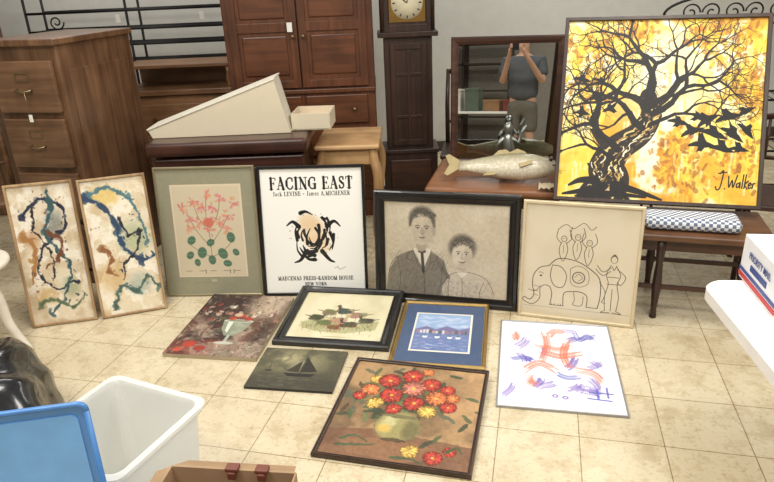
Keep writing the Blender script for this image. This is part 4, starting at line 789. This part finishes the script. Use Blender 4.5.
e=thing('white_stool','cream painted side table with splayed curved leg','table',(-2.03,2.78,0),0)
CP=mat('cream_paint',(222,214,198),.5)
lathe('table_top',[(0,.44),(.2,.44),(.215,.45),(.215,.465),(.2,.475),(0,.475)],CP,e,36)
for k in range(3):
    a=R(120*k-5);P=cat([(.10*math.cos(a),.10*math.sin(a),.44),(.15*math.cos(a),.15*math.sin(a),.3),(.17*math.cos(a),.17*math.sin(a),.15),(.24*math.cos(a),.24*math.sin(a),0)],5)
    tubes('leg',[(P,[.03-.012*i/len(P) for i in range(len(P))],10)],CP,e)
# ------------------------------------------------------------------ person taking the picture (seen in mirror)
def skin(name,vs,es,rs,m,parent,root=0,sub=2):
    me=bpy.data.meshes.new(name);me.from_pydata(vs,es,[]);o=bpy.data.objects.new(name,me);COL.objects.link(o);o.parent=parent
    me.materials.append(m)
    sk=o.modifiers.new('skin','SKIN');sk.use_smooth_shade=True
    for i,v in enumerate(me.skin_vertices[0].data):
        r=rs[i];v.radius=r if isinstance(r,tuple) else (r,r);v.use_root=(i==root)
    ss=o.modifiers.new('sub','SUBSURF');ss.levels=sub;ss.render_levels=sub
    dg=bpy.context.evaluated_depsgraph_get();nm=bpy.data.meshes.new_from_object(o.evaluated_get(dg))
    o.modifiers.clear();o.data=nm;nm.name=name
    for p in nm.polygons:p.use_smooth=True
    if not nm.materials:nm.materials.append(m)
    return o
SK=mat('skin',(196,152,128),.5);TS=mat('grey_shirt',(84,86,90),.9);JN=mat('khaki_shorts',(104,98,88),.9)
e=thing('person','person in grey t-shirt and shorts holding up a phone','person',(0.0,-.62,0),0)
vs=[(0,0,.95),(0,-.01,1.12),(0,0,1.30),(0,0,1.42),(0,.01,1.50),(0,.02,1.57),(0,.025,1.64),(0,.02,1.72)]
rs=[(.16,.12),(.155,.12),(.17,.12),(.13,.09),(.060,.058),(.070,.078),(.078,.092),(.052,.066)]
es=[(i,i+1) for i in range(7)]
for s in(-1,1):
    k=len(vs);vs+=[(s*.10,0,.85),(s*.11,.01,.50),(s*.115,-.01,.10),(s*.12,.10,.05),(s*.12,.17,.035)];rs+=[.09,.06,.042,(.042,.035),.03];es+=[(0,k),(k,k+1),(k+1,k+2),(k+2,k+3),(k+3,k+4)]
    k=len(vs);vs+=[(s*.20,0,1.39),(s*.26,.08,1.14),(s*.15,.32,1.36),(s*.09,.47,1.48),(s*.078,.515,1.535)];rs+=[.06,.047,.034,(.031,.024),(.036,.02)];es+=[(3,k),(k,k+1),(k+1,k+2),(k+2,k+3),(k+3,k+4)]
skin('body',vs,es,rs,SK,e)
for s in(-1,1):
    for q,(dx,L) in enumerate([(-.024,.07),(-.008,.08),(.008,.075),(.024,.06)]):
        bz=1.545+dx*.8
        skin('finger',[(s*.078,.51,bz),(s*.07,.538,bz+.012),(s*.05,.552,bz+.018),(s*(.05-L*.3),.552,bz+.02)],[(0,1),(1,2),(2,3)],[.010,.009,.0085,.007],SK,e,0,1)
    skin('thumb',[(s*.075,.505,1.53),(s*.058,.50,1.56),(s*.045,.51,1.59)],[(0,1),(1,2)],[.012,.010,.008],SK,e,0,1)
vs=[(0,0,.88),(0,-.0,1.08),(0,0,1.30),(0,0,1.425),(0,0,1.47)];rs=[(.215,.17),(.215,.175),(.22,.155),(.165,.11),(.08,.075)];es=[(0,1),(1,2),(2,3),(3,4)]
for s in(-1,1):
    k=len(vs);vs+=[(s*.215,0,1.40),(s*.255,.05,1.20)];rs+=[.09,.082];es+=[(3,k),(k,k+1)]
sh=skin('t_shirt',vs,es,rs,TS,e)
vs=[(0,0,.96),(0,0,.88)];rs=[(.175,.14),(.185,.15)];es=[(0,1)]
for s in(-1,1):
    k=len(vs);vs+=[(s*.105,0,.78),(s*.115,.01,.48)];rs+=[.11,.095];es+=[(1,k),(k,k+1)]
skin('shorts',vs,es,rs,JN,e)
HR=mat('brown_hair',(62,48,38),.8)
skin('hair',[(0,-.03,1.62),(0,-.02,1.70),(0,.0,1.755),(0,.05,1.755)],[(0,1),(1,2),(2,3)],[(.075,.06),(.085,.075),(.075,.06),(.06,.03)],HR,e)
skin('nose',[(0,.105,1.665),(0,.125,1.645),(0,.112,1.63)],[(0,1),(1,2)],[.008,.012,.008],SK,e,0,1)
for s in(-1,1):
    skin('ear',[(s*.078,.015,1.67),(s*.085,.01,1.65),(s*.078,.015,1.62)],[(0,1),(1,2)],[.012,.014,.009],SK,e,0,1)
    skin('eye',[(s*.03,.10,1.675),(s*.03,.108,1.675)],[(0,1)],[.008,.006],BLACK,e,0,1)
skin('mouth',[(-.022,.105,1.60),(0,.112,1.598),(.022,.105,1.60)],[(0,1),(1,2)],[.005,.007,.005],mat('lips',(150,84,76),.5),e,0,1)
for s in(-1,1): skin('shoe',[(s*.115,-.03,.05),(s*.12,.09,.048),(s*.125,.20,.038)],[(0,1),(1,2)],[(.055,.045),(.055,.045),(.045,.035)],BLACK,e,0,1)
e=thing('smartphone','black smartphone held up in both hands','phone',(0.0,-.060,1.585),0)
box('body',(0,0,0),(.075,.009,.155),BLACK,e,.004);box('camera_lens',(-.02,.006,.055),(.02,.003,.02),STEEL,e,.002)
# things behind the photographer
GOODS=[(150,112,78),(214,208,196),(70,84,116),(120,58,48),(90,100,84),(226,222,210),(60,54,50)]
for tx,ty,lab in((-1.1,-2.3,'white folding table stacked with assorted cartons'),(.95,-2.9,'white folding table loaded with boxes and goods')):
    e=thing('folding_table',lab,'table',(tx,ty,0),4)
    box('table_top',(0,0,.73),(1.7,.75,.035),WHITE,e,.01)
    for x in(-.7,.7): tubes('leg',[([(x,-.3,.72),(x,-.3,.015),(x,.3,.015),(x,.3,.72)],.013,8)],MATS['grey_steel'],e)
    for k in range(5):
        x=-.66+k*.33;hh=rnd.uniform(.18,.45);ww=rnd.uniform(.2,.29);q=(k*3+int(tx*2))%7
        b2=thing('storage_carton','closed storage carton standing on white folding table','box',(tx+x,ty+x*.07,.749),rnd.uniform(-5,5),group='cartons on the folding tables')
        boxes('carton_body',[((0,0,hh/2),(ww,.3,hh)),((0,0,hh-.02),(ww+.015,.315,.03))],mat('goods%d'%q,GOODS[q],.8),b2,.003)
e=thing('bookcase','dark wooden open bookcase standing by rear wall','bookcase',(-1.9,-4.6,0),0)
boxes('case_body',[((x,0,1),(.04,.36,2)) for x in(-.9,0,.9)]+[((0,0,z),(1.84,.36,.03)) for z in(.1,.6,1.1,1.6,1.98)],W_DARK,e,.0)
# ------------------------------------------------------------------ lights, world, camera
def area(x,y,en,sx=1.2,sy=.6,z=2.95):
    l=bpy.data.lights.new('ceiling_light','AREA');l.shape='RECTANGLE';l.size=sx;l.size_y=sy;l.energy=en;l.color=(1,.965,.90)
    o=bpy.data.objects.new('ceiling_light',l);COL.objects.link(o);o.location=(x,y,z)
area(-1.6,.8,58);area(1.2,.8,60);area(-1.2,2.7,40);area(1.3,2.6,40);area(-2.2,5.4,22);area(.6,5.5,14);area(2.2,5.4,20);area(-.6,-1.8,42);area(.8,-3.4,26)
wd=bpy.data.worlds.new('world');bpy.context.scene.world=wd;wd.use_nodes=True;wd.node_tree.nodes['Background'].inputs[0].default_value=(1,.98,.95,1);wd.node_tree.nodes['Background'].inputs[1].default_value=.30
cd=bpy.data.cameras.new('camera');cam=bpy.data.objects.new('camera',cd);COL.objects.link(cam);bpy.context.scene.camera=cam
cd.sensor_width=36;cd.lens=640/774*36;cd.clip_start=.02
cam.matrix_world=Matrix.Translation((0,0,1.65))@Matrix.Rotation(R(67.5),4,'X')@Matrix.Rotation(R(-2.5),4,'Z')
